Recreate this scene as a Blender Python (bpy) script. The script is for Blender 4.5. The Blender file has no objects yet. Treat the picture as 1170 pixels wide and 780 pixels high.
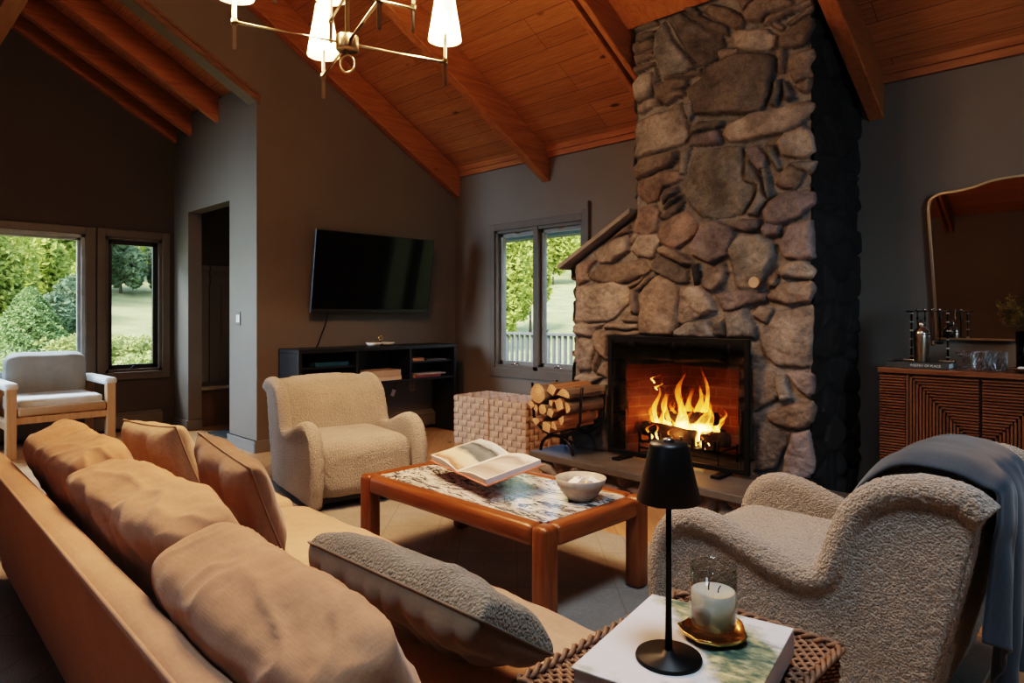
import bpy, bmesh, math, random
import numpy as np
from mathutils import Vector, Matrix, Euler
PI = math.pi
R = math.radians
SC = bpy.context.scene
COL = SC.collection

# ------------------------------------------------------------------ object helpers
def link(o):
    COL.objects.link(o)
    return o

def tag(o, label=None, cat=None, group=None, kind=None):
    if label: o['label'] = label
    if cat: o['category'] = cat
    if group: o['group'] = group
    if kind: o['kind'] = kind
    return o

def thing(name, label, cat, loc=(0, 0, 0), rz=0.0, group=None):
    o = bpy.data.objects.new(name, None)
    o.empty_display_size = 0.1
    link(o)
    o.location = loc
    o.rotation_euler = (0, 0, rz)
    return tag(o, label, cat, group)

def obj(name, bm, mat, parent=None, smooth=False, angle=None):
    me = bpy.data.meshes.new(name)
    if isinstance(bm, bmesh.types.BMesh):
        bm.to_mesh(me)
        bm.free()
    else:
        v, f = bm
        me.from_pydata([tuple(p) for p in v], [], [tuple(p) for p in f])
    mats = mat if isinstance(mat, (list, tuple)) else [mat]
    for m in mats:
        me.materials.append(m)
    if smooth:
        for p in me.polygons: p.use_smooth = True
        if angle is not None:
            try: me.set_sharp_from_angle(angle=R(angle))
            except Exception: pass
    o = bpy.data.objects.new(name, me)
    link(o)
    if parent is not None: o.parent = parent
    return o

def struct(name, bm, mat, parent=None, smooth=False, angle=None):
    o = obj(name, bm, mat, parent, smooth, angle)
    if parent is None: o['kind'] = 'structure'
    return o

def np_obj(name, verts, faces, mat, parent=None, smooth=True, cols=None):
    """fast mesh from numpy arrays; faces (n,4) or (n,3)"""
    me = bpy.data.meshes.new(name)
    n, k = faces.shape
    me.vertices.add(len(verts))
    me.vertices.foreach_set('co', np.asarray(verts, np.float32).ravel())
    me.loops.add(n * k)
    me.loops.foreach_set('vertex_index', faces.astype(np.int32).ravel())
    me.polygons.add(n)
    me.polygons.foreach_set('loop_start', np.arange(0, n * k, k, dtype=np.int32))
    me.polygons.foreach_set('use_smooth', np.full(n, smooth, dtype=bool))
    me.update(calc_edges=True)
    me.validate()
    if cols is not None:
        a = me.color_attributes.new('Col', 'FLOAT_COLOR', 'POINT')
        a.data.foreach_set('color', np.asarray(cols, np.float32).ravel())
    me.materials.append(mat)
    o = bpy.data.objects.new(name, me)
    link(o)
    if parent is not None: o.parent = parent
    return o

def copy_tree(o, parent=None):
    c = o.copy()
    COL.objects.link(c)
    c.parent = parent
    for ch in [x for x in KIDS.get(o.name, list(o.children))]:
        copy_tree(ch, c)
    return c
KIDS = {}

# ------------------------------------------------------------------ bmesh helpers
def nb(): return bmesh.new()

def add_box(bm, x0, x1, y0, y1, z0, z1, bev=0.0, seg=2, mtx=None, mi=0):
    r = bmesh.ops.create_cube(bm, size=1.0)
    vs = r['verts']
    for v in vs:
        v.co = Vector((x0 + (v.co.x + .5) * (x1 - x0), y0 + (v.co.y + .5) * (y1 - y0), z0 + (v.co.z + .5) * (z1 - z0)))
    fs = list({f for v in vs for f in v.link_faces})
    if bev > 0:
        es = list({e for v in vs for e in v.link_edges})
        rr = bmesh.ops.bevel(bm, geom=es, offset=bev, segments=seg, affect='EDGES', profile=.5)
        fs = list({f for f in rr['faces']} | {f for f in fs if f.is_valid})
        vs = list({v for f in fs for v in f.verts} | {v for v in vs if v.is_valid})
    if mi:
        for f in fs: f.material_index = mi
    if mtx is not None:
        bmesh.ops.transform(bm, matrix=mtx, verts=vs)
    return vs

def frame_from(d):
    d = Vector(d).normalized()
    up = Vector((0, 0, 1)) if abs(d.z) < .95 else Vector((1, 0, 0))
    a = d.cross(up).normalized()
    b = a.cross(d).normalized()
    return a, b

def add_tube(bm, pts, rad, seg=8, caps=True, closed=False, sq=1.0, mi=0):
    pts = [Vector(p) for p in pts]
    n = len(pts)
    rads = rad if isinstance(rad, (list, tuple)) else [rad] * n
    rings = []
    a = b = None
    for i, p in enumerate(pts):
        if closed: d = pts[(i + 1) % n] - pts[i - 1]
        else: d = pts[min(i + 1, n - 1)] - pts[max(i - 1, 0)]
        if d.length < 1e-9: d = Vector((0, 0, 1))
        d.normalize()
        if a is None: a, b = frame_from(d)
        else:
            a = (a - d * a.dot(d))
            if a.length < 1e-6: a, b = frame_from(d)
            a.normalize(); b = d.cross(a).normalized()
        r = rads[i]
        rings.append([bm.verts.new(p + a * (math.cos(2 * PI * k / seg) * r) + b * (math.sin(2 * PI * k / seg) * r * sq)) for k in range(seg)])
    m = n if closed else n - 1
    for i in range(m):
        r0, r1 = rings[i], rings[(i + 1) % n]
        for k in range(seg):
            f = bm.faces.new((r0[k], r0[(k + 1) % seg], r1[(k + 1) % seg], r1[k]))
            f.smooth = True; f.material_index = mi
    if caps and not closed:
        f = bm.faces.new(rings[0][::-1]); f.material_index = mi
        f = bm.faces.new(rings[-1]); f.material_index = mi
    return rings

def add_lathe(bm, prof, seg=24, c=(0, 0, 0), cap0=True, cap1=True, mi=0):
    rings = []
    cx, cy, cz = c
    for (r, z) in prof:
        if r < 1e-5: rings.append([bm.verts.new((cx, cy, cz + z))])
        else: rings.append([bm.verts.new((cx + r * math.cos(2 * PI * k / seg), cy + r * math.sin(2 * PI * k / seg), cz + z)) for k in range(seg)])
    for i in range(len(rings) - 1):
        a, b = rings[i], rings[i + 1]
        for k in range(seg):
            k2 = (k + 1) % seg
            if len(a) == 1 and len(b) == 1: continue
            if len(a) == 1: vs = (a[0], b[k2], b[k])
            elif len(b) == 1: vs = (a[k], a[k2], b[0])
            else: vs = (a[k], a[k2], b[k2], b[k])
            f = bm.faces.new(vs); f.smooth = True; f.material_index = mi
    if cap0 and len(rings[0]) > 1: bm.faces.new(rings[0][::-1]).material_index = mi
    if cap1 and len(rings[-1]) > 1: bm.faces.new(rings[-1]).material_index = mi

def add_prism(bm, poly, axis, a0, a1, mi=0):
    """poly in the two other axes (in cyclic-natural order x,y,z without axis), extruded a0..a1"""
    def P(u, v, w):
        return {'x': (w, u, v), 'y': (u, w, v), 'z': (u, v, w)}[axis]
    A = [bm.verts.new(P(u, v, a0)) for u, v in poly]
    B = [bm.verts.new(P(u, v, a1)) for u, v in poly]
    n = len(poly)
    fs = [bm.faces.new(A), bm.faces.new(B[::-1])]
    for i in range(n):
        fs.append(bm.faces.new((A[i], B[i], B[(i + 1) % n], A[(i + 1) % n])))
    for f in fs: f.material_index = mi
    return A + B

def fixn(bm):
    bmesh.ops.recalc_face_normals(bm, faces=bm.faces)
    return bm

def bevel_all(bm, off, seg=2, ang=30):
    es = [e for e in bm.edges if len(e.link_faces) == 2 and e.calc_face_angle(0) > R(ang)]
    bmesh.ops.bevel(bm, geom=es, offset=off, segments=seg, affect='EDGES', profile=.5)
    return bm

def box(name, x0, x1, y0, y1, z0, z1, mat, parent=None, bev=0.0, seg=2, st=False):
    bm = nb(); add_box(bm, x0, x1, y0, y1, z0, z1, bev, seg)
    o = (struct if st else obj)(name, bm, mat, parent)
    return o

# numpy value noise ------------------------------------------------
def _h(ix, iy, s):
    h = (ix.astype(np.int64) * 374761393 + iy.astype(np.int64) * 668265263 + s * 974711) & 0x7fffffff
    h = ((h ^ (h >> 13)) * 1274126177) & 0x7fffffff
    h = h ^ (h >> 16)
    return (h & 0xffff) / 65535.0

def vnoise(x, y, s=0):
    x = np.asarray(x, float); y = np.asarray(y, float)
    ix, iy = np.floor(x), np.floor(y)
    fx, fy = x - ix, y - iy
    fx = fx * fx * (3 - 2 * fx); fy = fy * fy * (3 - 2 * fy)
    a = _h(ix, iy, s); b = _h(ix + 1, iy, s); c = _h(ix, iy + 1, s); d = _h(ix + 1, iy + 1, s)
    return (a * (1 - fx) + b * fx) * (1 - fy) + (c * (1 - fx) + d * fx) * fy - .5

def fbm(x, y, s=0, o=4):
    t = 0; a = 1.0; f = 1.0
    for i in range(o):
        t = t + a * vnoise(x * f + i * 13.7, y * f - i * 7.3, s + i); a *= .5; f *= 2.03
    return t

# ------------------------------------------------------------------ materials
MATS = {}
def srgb(r, g, b):
    def l(c):
        c /= 255.0
        return c / 12.92 if c <= .04045 else ((c + .055) / 1.055) ** 2.4
    return (l(r), l(g), l(b))

class NT:
    """small node-tree builder"""
    def __init__(s, name):
        s.m = bpy.data.materials.new(name); s.m.use_nodes = True
        s.t = s.m.node_tree; s.t.nodes.clear()
        s.out = s.t.nodes.new('ShaderNodeOutputMaterial')
        s._co = None
    def n(s, typ, **kw):
        nd = s.t.nodes.new('ShaderNode' + typ)
        for k, v in kw.items():
            if k == 'inp':
                for kk, vv in v.items():
                    so = nd.inputs[kk]
                    if hasattr(vv, 'is_output') or isinstance(vv, bpy.types.NodeSocket): s.t.links.new(vv, so)
                    else:
                        if so.type == 'RGBA' and len(vv) == 3: vv = (*vv, 1)
                        so.default_value = vv
            else: setattr(nd, k, v)
        return nd
    def link(s, a, b): s.t.links.new(a, b)
    def co(s, kind='Object'):
        if s._co is None: s._co = s.n('TexCoord')
        return s._co.outputs[kind]
    def mapping(s, scale=(1, 1, 1), rot=(0, 0, 0), loc=(0, 0, 0), co=None):
        return s.n('Mapping', inp={'Vector': co or s.co(), 'Scale': scale, 'Rotation': rot, 'Location': loc}).outputs[0]
    def noise(s, scale, detail=4, rough=.55, vec=None, dist=0.0):
        return s.n('TexNoise', inp={'Vector': vec or s.co(), 'Scale': scale, 'Detail': detail, 'Roughness': rough, 'Distortion': dist}).outputs['Fac']
    def ramp(s, fac, stops, interp='LINEAR'):
        nd = s.n('ValToRGB', inp={'Fac': fac})
        cr = nd.color_ramp; cr.interpolation = interp
        while len(cr.elements) < len(stops): cr.elements.new(.5)
        for e, (p, c) in zip(cr.elements, stops):
            e.position = p; e.color = (*c, 1) if len(c) == 3 else c
        return nd.outputs[0]
    def mix(s, fac, a, b, typ='MIX'):
        nd = s.n('Mix', data_type='RGBA', blend_type=typ)
        for i, v in ((0, fac), (6, a), (7, b)):
            so = nd.inputs[i]
            if isinstance(v, bpy.types.NodeSocket): s.link(v, so)
            else: so.default_value = (*v, 1) if isinstance(v, (tuple, list)) and len(v) == 3 else v
        return nd.outputs[2]
    def math(s, op, a, b=0.0, c=None):
        nd = s.n('Math', operation=op)
        for i, v in enumerate((a, b) if c is None else (a, b, c)):
            if isinstance(v, bpy.types.NodeSocket): s.link(v, nd.inputs[i])
            else: nd.inputs[i].default_value = v
        return nd.outputs[0]
    def sep(s, v): return s.n('SeparateXYZ', inp={0: v}).outputs
    def comb(s, x, y, z): return s.n('CombineXYZ', inp={0: x, 1: y, 2: z}).outputs[0]
    def bump(s, h, strength=.3, dist=.01, normal=None):
        i = {'Height': h, 'Strength': strength, 'Distance': dist}
        if normal is not None: i['Normal'] = normal
        return s.n('Bump', inp=i).outputs[0]
    def bsdf(s, col, rough=.6, metal=0.0, normal=None, **kw):
        i = {'Base Color': col, 'Roughness': rough, 'Metallic': metal}
        if normal is not None: i['Normal'] = normal
        i.update(kw)
        return s.n('BsdfPrincipled', inp=i).outputs[0]
    def done(s, sh):
        s.link(sh, s.out.inputs['Surface']); MATS[s.m.name] = s.m
        return s.m

def mat(name, col, rough=.6, metal=0.0, var=.15, vs=8.0, bump=0.0, bs=60.0, bd=.004, col2=None, **kw):
    if name in MATS: return MATS[name]
    t = NT(name)
    c2 = col2 or tuple(c * (1 - var) for c in col)
    c1 = col if col2 else tuple(min(1, c * (1 + var)) for c in col)
    f = t.noise(vs, 5, .6)
    c = t.ramp(f, [(.3, c2), (.7, c1)])
    nrm = t.bump(t.noise(bs, 4, .6), bump, bd) if bump else None
    return t.done(t.bsdf(c, rough, metal, nrm, **kw))
# ------------------------------------------------------------------ named materials
def wall_paint():
    t = NT('charcoal_paint')
    c = t.ramp(t.noise(1.3, 4), [(.3, (.140, .118, .097)), (.7, (.162, .138, .114))])
    return t.done(t.bsdf(c, .62, 0, t.bump(t.noise(160, 3), .08, .002)))

def planks(name, width, length, cols, rough=.45, rot=0.0, axis='xy', groove=.35, grain=(3, 60, 60), gap=.012, slope=1.0, knots=True):
    """boards running along the first axis"""
    t = NT(name)
    x, y, z = t.sep(t.co())
    if axis == 'xy': v = t.comb(x, y, 0.0)
    elif axis == 'yx': v = t.comb(y, x, 0.0)
    elif axis == 'xz': v = t.comb(x, z, 0.0)
    else: v = t.comb(y, z, 0.0)
    if rot: v = t.mapping(rot=(0, 0, rot), co=v)
    if slope != 1.0: v = t.mapping(scale=(1, slope, 1), co=v)
    br = t.n('TexBrick', offset=.37, offset_frequency=3, squash=1.0, inp={'Vector': v, 'Scale': 1.0, 'Mortar Size': gap * width, 'Mortar Smooth': .1,
             'Bias': 0.0, 'Brick Width': length, 'Row Height': width, 'Color1': (0, 0, 0), 'Color2': (1, 1, 1), 'Mortar': (.5, .5, .5)})
    sel = t.sep(br.outputs['Color'])[0]
    g = t.mapping(scale=grain, co=v)
    gn = t.noise(1.0, 6, .65, t.n('VectorMath', operation='ADD', inp={0: g, 1: t.comb(t.math('MULTIPLY', sel, 37.0), t.math('MULTIPLY', sel, 11.0), 0.0)}).outputs[0], .6)
    c = t.ramp(gn, [(.25, cols[0]), (.5, cols[1]), (.78, cols[2])])
    c = t.mix(t.math('MULTIPLY', sel, .55), c, t.mix(1.0, c, (.62, .55, .5), 'MULTIPLY'))
    if knots:
        vo = t.n('TexVoronoi', inp={'Vector': t.mapping(scale=(1.6, 4.2, 1), co=v), 'Scale': 1.0, 'Randomness': 1.0}).outputs['Distance']
        c = t.mix(t.ramp(vo, [(.0, (1, 1, 1)), (.05, (.9, .9, .9)), (.1, (0, 0, 0))]), c, tuple(k * .22 for k in cols[0]))
    c = t.mix(br.outputs['Fac'], c, tuple(k * groove * .4 for k in cols[0]))
    h = t.math('SUBTRACT', t.math('MULTIPLY', gn, .12), br.outputs['Fac'])
    return t.done(t.bsdf(c, rough, 0, t.bump(h, .5, .006)))

def grain_wood(name, cols, axis=0, rough=.4, sc=1.0, bump=.15):
    t = NT(name)
    s = [22.0 * sc] * 3; s[axis] = 1.6 * sc
    g = t.noise(1.0, 6, .65, t.mapping(scale=s), 1.2)
    c = t.ramp(g, [(.25, cols[0]), (.5, cols[1]), (.78, cols[2])])
    vo = t.n('TexVoronoi', inp={'Vector': t.mapping(scale=[2.2 if i == axis else 5 for i in range(3)]), 'Scale': 1.0}).outputs['Distance']
    c = t.mix(t.ramp(vo, [(0, (.8, .8, .8)), (.08, (0, 0, 0))]), c, tuple(k * .3 for k in cols[0]))
    return t.done(t.bsdf(c, rough, 0, t.bump(g, bump, .004)))

PINE = [(.25, .100, .034), (.38, .172, .062), (.50, .25, .10)]
M_WALL = wall_paint()
M_CEIL = planks('pine_ceiling_boards', .155, 3.6, PINE, .42, axis='xy', slope=1.156)
M_CEIL2 = planks('pine_alcove_boards', .155, 3.6, PINE, .45, axis='xy', slope=1.156)
M_BEAM = grain_wood('stained_pine_beam', [(.21, .078, .025), (.33, .132, .044), (.43, .19, .07)], 1, .42)
M_BEAMX = grain_wood('stained_pine_beam_across', [(.17, .056, .016), (.27, .098, .03), (.36, .145, .05)], 0, .42)
M_FLOOR = planks('oak_floor_boards', .15, 1.5, [(.36, .20, .095), (.50, .30, .155), (.62, .40, .22)], .30, rot=R(45), axis='xy', grain=(2.5, 34, 34), gap=.008, groove=1.0, knots=True)
M_TRIM = mat('dark_trim_paint', (.10, .088, .075), .4, var=.08)
M_CASE = mat('window_casing_paint', (.115, .098, .082), .45, var=.08)
M_BASE = mat('grey_base_paint', (.16, .155, .145), .4, var=.06)
M_HEAT = mat('heater_enamel', (.14, .125, .105), .4, var=.05)
M_BLACK = mat('black_steel', (.012, .012, .012), .45, .6, var=.2, bump=.06, bs=200)
M_BLACKW = mat('black_stained_wood', (.010, .010, .011), .42, var=.3, vs=20)
M_MORTAR = (.19, .175, .16)

def attr_stone(name, rough=.78):
    t = NT(name)
    a = t.n('Attribute', attribute_name='Col').outputs['Color']
    n1 = t.noise(22, 6, .7)
    n2 = t.noise(140, 3, .7)
    c = t.mix(1.0, a, t.ramp(n1, [(.25, (.55, .55, .57)), (.5, (.95, .95, .95)), (.75, (1.3, 1.25, 1.2))]), 'MULTIPLY')
    c = t.mix(1.0, c, t.ramp(n2, [(.3, (.75, .75, .75)), (.7, (1.2, 1.2, 1.2))]), 'MULTIPLY')
    sp = t.ramp(t.noise(60, 2, .5), [(.70, (0, 0, 0)), (.76, (.35, .35, .35))])
    c = t.mix(sp, c, (.36, .34, .31))
    h = t.math('ADD', n1, t.math('MULTIPLY', n2, .35))
    return t.done(t.bsdf(c, rough, 0, t.bump(h, .8, .016)))
M_STONE = attr_stone('fieldstone')

def slate():
    t = NT('bluestone_slab')
    n1 = t.noise(5, 6, .65); n2 = t.noise(45, 4)
    c = t.ramp(n1, [(.3, (.060, .062, .066)), (.6, (.105, .104, .102)), (.8, (.16, .15, .135))])
    return t.done(t.bsdf(c, .5, 0, t.bump(t.math('ADD', n1, t.math('MULTIPLY', n2, .4)), .35, .008)))
M_SLATE = slate()

def brick(name, axis):
    t = NT(name)
    x, y, z = t.sep(t.co())
    v = t.comb(x if axis == 'x' else y, z, 0.0)
    br = t.n('TexBrick', offset=.5, inp={'Vector': v, 'Scale': 1.0, 'Mortar Size': .005, 'Mortar Smooth': .2, 'Brick Width': .22, 'Row Height': .068,
             'Color1': (.36, .13, .06), 'Color2': (.26, .085, .04), 'Mortar': (.42, .25, .16)})
    n = t.noise(14, 5)
    soot = t.ramp(t.math('ADD', z, t.math('MULTIPLY', n, .3)), [(.45, (1, 1, 1)), (1.05, (.32, .27, .25))])
    c = t.mix(1.0, br.outputs['Color'], soot, 'MULTIPLY')
    c = t.mix(1.0, c, t.ramp(n, [(.3, (.6, .6, .6)), (.7, (1.1, 1.1, 1.1))]), 'MULTIPLY')
    return t.done(t.bsdf(c, .85, 0, t.bump(t.math('SUBTRACT', t.math('MULTIPLY', n, .3), br.outputs['Fac']), .5, .008)))
M_BRICKX = brick('firebrick_back', 'x')
M_BRICKY = brick('firebrick_side', 'y')

def boucle(name, c0, c1, bs=130.0, bstr=.9):
    t = NT(name)
    n = t.noise(bs, 3, .7); n2 = t.noise(5, 3)
    vo = t.n('TexVoronoi', feature='F1', inp={'Vector': t.co(), 'Scale': bs * .8}).outputs['Distance']
    c = t.ramp(n, [(.3, c0), (.68, c1)])
    c = t.mix(1.0, c, t.ramp(n2, [(.3, (.86, .86, .86)), (.7, (1.08, 1.08, 1.08))]), 'MULTIPLY')
    h = t.math('SUBTRACT', n, t.math('MULTIPLY', vo, .8))
    return t.done(t.bsdf(c, .95, 0, t.bump(h, bstr, .012), **{'Sheen Weight': .35, 'Sheen Roughness': .6}))
M_BOUCLE = boucle('cream_boucle', (.29, .258, .22), (.48, .435, .38))
M_BOUCLE2 = boucle('shaggy_boucle', (.155, .126, .096), (.37, .315, .25), 170.0, .9)
M_SAGE = boucle('sage_boucle', (.115, .100, .066), (.27, .24, .165), 170.0, .9)

def linen(name, c0, c1, ws=420.0, wr=.5, bstr=.25):
    t = NT(name)
    w1 = t.noise(1.0, 3, .6, t.mapping(scale=(ws, ws * .12, ws * .12)))
    w2 = t.noise(1.0, 3, .6, t.mapping(scale=(ws * .12, ws, ws)))
    w = t.math('ADD', t.math('MULTIPLY', w1, .5), t.math('MULTIPLY', w2, .5))
    n = t.noise(4, 5, .6)
    c = t.ramp(t.math('ADD', t.math('MULTIPLY', w, .6), t.math('MULTIPLY', n, .4)), [(.35, c0), (.65, c1)])
    wr1 = t.noise(6, 3, .55, t.mapping(scale=(.8, 1.3, 1.0)), .4)
    h = t.math('ADD', t.math('MULTIPLY', w, .05), t.math('MULTIPLY', wr1, wr))
    return t.done(t.bsdf(c, .92, 0, t.bump(h, bstr, .05), **{'Sheen Weight': .25, 'Sheen Roughness': .5}))
M_SOFA = linen('camel_weave', (.335, .198, .120), (.45, .285, .182), 260, .25, .2)
M_CUSH = linen('camel_linen', (.325, .188, .110), (.43, .264, .162), 260, .5, .35)
M_SEAT = linen('camel_chenille', (.38, .245, .155), (.50, .34, .225), 180, .25, .25)
M_BROWN = linen('brown_satin', (.14, .083, .050), (.21, .13, .080), 700, .8, .35)
M_TAN = linen('tan_weave', (.28, .20, .13), (.44, .335, .23), 120, .3, .5)
M_TAUPE = linen('taupe_satin', (.115, .092, .064), (.17, .138, .098), 700, .6, .35)
M_BLUE = linen('blue_wool', (.010, .019, .030), (.027, .045, .064), 330, .25, .25)
M_PALE = linen('pale_blue_linen', (.44, .46, .46), (.60, .61, .60), 300, .3, .2)

M_TABLE = grain_wood('teak_rail', [(.13, .042, .013), (.22, .076, .024), (.29, .110, .037)], 0, .28, 1.3, .08)
M_TABLEY = grain_wood('teak_rail_short', [(.13, .042, .013), (.22, .076, .024), (.29, .110, .037)], 1, .28, 1.3, .08)
M_TABLEZ = grain_wood('teak_leg', [(.12, .038, .012), (.20, .068, .021), (.27, .10, .034)], 2, .28, 1.3, .08)
M_WALNUT = grain_wood('walnut_slat', [(.075, .030, .014), (.125, .054, .026), (.19, .092, .047)], 0, .30, 1.2, .05)
M_WALNUTZ = grain_wood('walnut_slat_upright', [(.075, .030, .014), (.125, .054, .026), (.19, .092, .047)], 2, .30, 1.2, .05)
M_ASH = grain_wood('pale_ash_wood', [(.30, .185, .105), (.40, .26, .155), (.48, .33, .21)], 2, .45, 1.2, .06)

def marble():
    t = NT('striated_marble')
    co = t.mapping(rot=(0, 0, R(-12)), scale=(1.0, 3.4, 1.0))
    w = t.noise(2.4, 6, .62, co, 1.0)
    w2 = t.noise(9, 5, .6, co, 2.2)
    s = t.math('FRACT', t.math('ADD', t.math('MULTIPLY', w, 7.0), t.math('MULTIPLY', w2, 1.1)))
    c = t.ramp(s, [(0, (.03, .03, .033)), (.16, (.10, .10, .105)), (.26, (.62, .60, .56)), (.5, (.82, .79, .74)), (.66, (.38, .36, .34)), (.8, (.70, .67, .63)), (.93, (.07, .07, .075)), (1, (.03, .03, .033))])
    big = t.ramp(t.noise(1.6, 3, .5, co), [(.50, (0, 0, 0)), (.70, (1, 1, 1))])
    c = t.mix(t.math('MULTIPLY', big, .5), c, (.12, .12, .12))
    return t.done(t.bsdf(c, .16))
M_MARBLE = marble()

def rug_mat():
    t = NT('flatweave_rug')
    x, y, z = t.sep(t.co())
    u = t.math('ADD', x, y); v = t.math('SUBTRACT', x, y)
    k = 1.0 / .62
    def lines(q, off):
        f = t.math('ABSOLUTE', t.math('SUBTRACT', t.math('FRACT', t.math('ADD', t.math('MULTIPLY', q, k), off)), .5))
        return t.math('LESS_THAN', f, .009)
    ln = t.math('MAXIMUM', t.math('MAXIMUM', lines(u, .1), lines(v, .3)), t.math('MULTIPLY', lines(u, .42), .7))
    n = t.noise(3, 5); w = t.noise(1.0, 3, .6, t.mapping(scale=(60, 420, 60)))
    c = t.ramp(n, [(.3, (.27, .245, .21)), (.7, (.36, .33, .285))])
    c = t.mix(1.0, c, t.ramp(w, [(.3, (.75, .75, .75)), (.7, (1.15, 1.15, 1.15))]), 'MULTIPLY')
    c = t.mix(t.math('MULTIPLY', ln, .30), c, (.09, .082, .075))
    return t.done(t.bsdf(c, .95, 0, t.bump(t.math('SUBTRACT', w, ln), .4, .004)))
M_RUG = rug_mat()

def pane(name, tint=(1, 1, 1), gl=.06, dark=0.0):
    t = NT(name)
    tr = t.n('BsdfTransparent', inp={'Color': tint}).outputs[0]
    g = t.n('BsdfGlossy', inp={'Color': (1, 1, 1), 'Roughness': .02}).outputs[0]
    fr = t.n('Fresnel', inp={'IOR': 1.45}).outputs[0]
    bk = t.n('NewGeometry').outputs['Backfacing']
    f = t.math('MINIMUM', t.math('ADD', t.math('MULTIPLY', fr, .9), gl * .2), .9)
    f = t.math('MULTIPLY', f, t.math('SUBTRACT', 1.0, bk))
    return t.done(t.n('MixShader', inp={0: f, 1: tr, 2: g}).outputs[0])
M_PANE = pane('window_glass')
M_SCREEN = pane('smoked_screen_glass', (.66, .64, .62))
M_CLEAR = pane('clear_glass', (.86, .87, .86), .35)
M_ACRYL = pane('clear_acrylic', (.86, .93, .90), .3)

def emis(name, col, s, rough=.5):
    t = NT(name)
    return t.done(t.bsdf(tuple(min(1, c) for c in col), rough, 0, None, **{'Emission Color': col, 'Emission Strength': s}))
M_BRASS = mat('antique_brass', (.52, .42, .27), .28, 1.0, var=.1)
M_GOLD = mat('polished_gold', (.75, .50, .20), .22, 1.0, var=.1)
M_STEEL = mat('brushed_steel', (.50, .48, .45), .26, 1.0, var=.1)
M_PEWTER = mat('brushed_nickel', (.36, .31, .25), .32, 1.0, var=.1)
M_PLASTIC = mat('grey_plastic', (.24, .23, .21), .4)
M_WHITE = mat('white_paper', (.72, .71, .69), .7, var=.05)
M_CREAM = mat('cream_paper', (.58, .45, .31), .75, var=.08)

def leafmat(name, c0, c1, trans=.35):
    t = NT(name)
    n = t.noise(2.6, 4, .6)
    n2 = t.noise(30.0, 2, .5)
    c = t.ramp(t.math('ADD', t.math('MULTIPLY', n, .6), t.math('MULTIPLY', n2, .4)), [(.32, c0), (.66, c1)])
    d = t.n('BsdfDiffuse', inp={'Color': c}).outputs[0]
    tl = t.n('BsdfTranslucent', inp={'Color': c}).outputs[0]
    return t.done(t.n('MixShader', inp={0: trans, 1: d, 2: tl}).outputs[0])
M_LEAF1 = leafmat('bright_leaf', (.20, .27, .06), (.52, .58, .20))
M_LEAF2 = leafmat('spruce_needle', (.12, .19, .085), (.30, .42, .19), .2)
M_LEAF3 = leafmat('dark_leaf', (.030, .055, .030), (.11, .155, .075))
M_LEAF4 = leafmat('bluish_leaf', (.10, .15, .095), (.25, .34, .22))
M_FERN = leafmat('fern_frond', (.20, .27, .085), (.48, .53, .25))
M_DRIED = leafmat('dried_sprig', (.10, .075, .025), (.26, .20, .07), .2)
M_LAWN = mat('lawn_turf', (.25, .28, .115), .95, var=.3, vs=1.2, bump=.6, bs=18, bd=.05)
M_BARK = mat('tree_bark', (.13, .11, .09), .9, var=.3, vs=12, bump=.5, bs=30, bd=.02)
M_DECK = mat('weathered_deck_paint', (.135, .145, .14), .7, var=.15, vs=6)
M_TEAL = mat('teal_eave_paint', (.028, .062, .066), .6, var=.15)
# ------------------------------------------------------------------ room shell
def zc(y):                                   # underside of the main ceiling
    return 2.82 + .58 * (4.93 - y) if y >= .3 else 5.505 - .58 * (.3 - y)
def za(y):                                   # underside of the alcove ceiling boards
    return 3.36 + .57 * (2.62 - y) if y >= .9 else 3.36 + .57 * 1.72 - .57 * (.9 - y)

box('floor', -8.1, 3.2, -4.2, 5.1, -.12, 0, M_FLOOR, st=True)
bm = nb()
add_prism(bm, [(5.08, zc(5.08)), (.3, zc(.3)), (.3, zc(.3) + .12), (5.08, zc(5.08) + .12)], 'x', -6.05, 3.1)
add_prism(bm, [(.3, zc(.3)), (-4.1, zc(-4.1)), (-4.1, zc(-4.1) + .12), (.3, zc(.3) + .12)], 'x', -6.05, 3.1)
struct('ceiling', fixn(bm), M_CEIL)
bm = nb()
add_prism(bm, [(2.8, za(2.8)), (.9, za(.9)), (.9, za(.9) + .1), (2.8, za(2.8) + .1)], 'x', -8.0, -5.95)
add_prism(bm, [(.9, za(.9)), (-2.1, za(-2.1)), (-2.1, za(-2.1) + .1), (.9, za(.9) + .1)], 'x', -8.0, -5.95)
struct('ceiling_alcove', fixn(bm), M_CEIL2)

def wall_y(name, y0, y1, x0, x1, z0, z1, holes, mat):
    """wall in a plane of constant y with rectangular holes (x0,x1,z0,z1)"""
    bm = nb()
    xs = sorted({x0, x1, *[h[0] for h in holes], *[h[1] for h in holes]})
    for a, b in zip(xs, xs[1:]):
        hs = sorted([h for h in holes if h[0] <= a and h[1] >= b], key=lambda h: h[2])
        z = z0
        for h in hs:
            if h[2] > z: add_box(bm, a, b, y0, y1, z, h[2])
            z = h[3]
        if z < z1: add_box(bm, a, b, y0, y1, z, z1)
    return struct(name, bm, mat)

def wall_x(name, x0, x1, spans, mat):
    """wall in a plane of constant x: list of polygons in (y,z)"""
    bm = nb()
    for p in spans: add_prism(bm, p, 'x', x0, x1)
    return struct(name, fixn(bm), mat)

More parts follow.
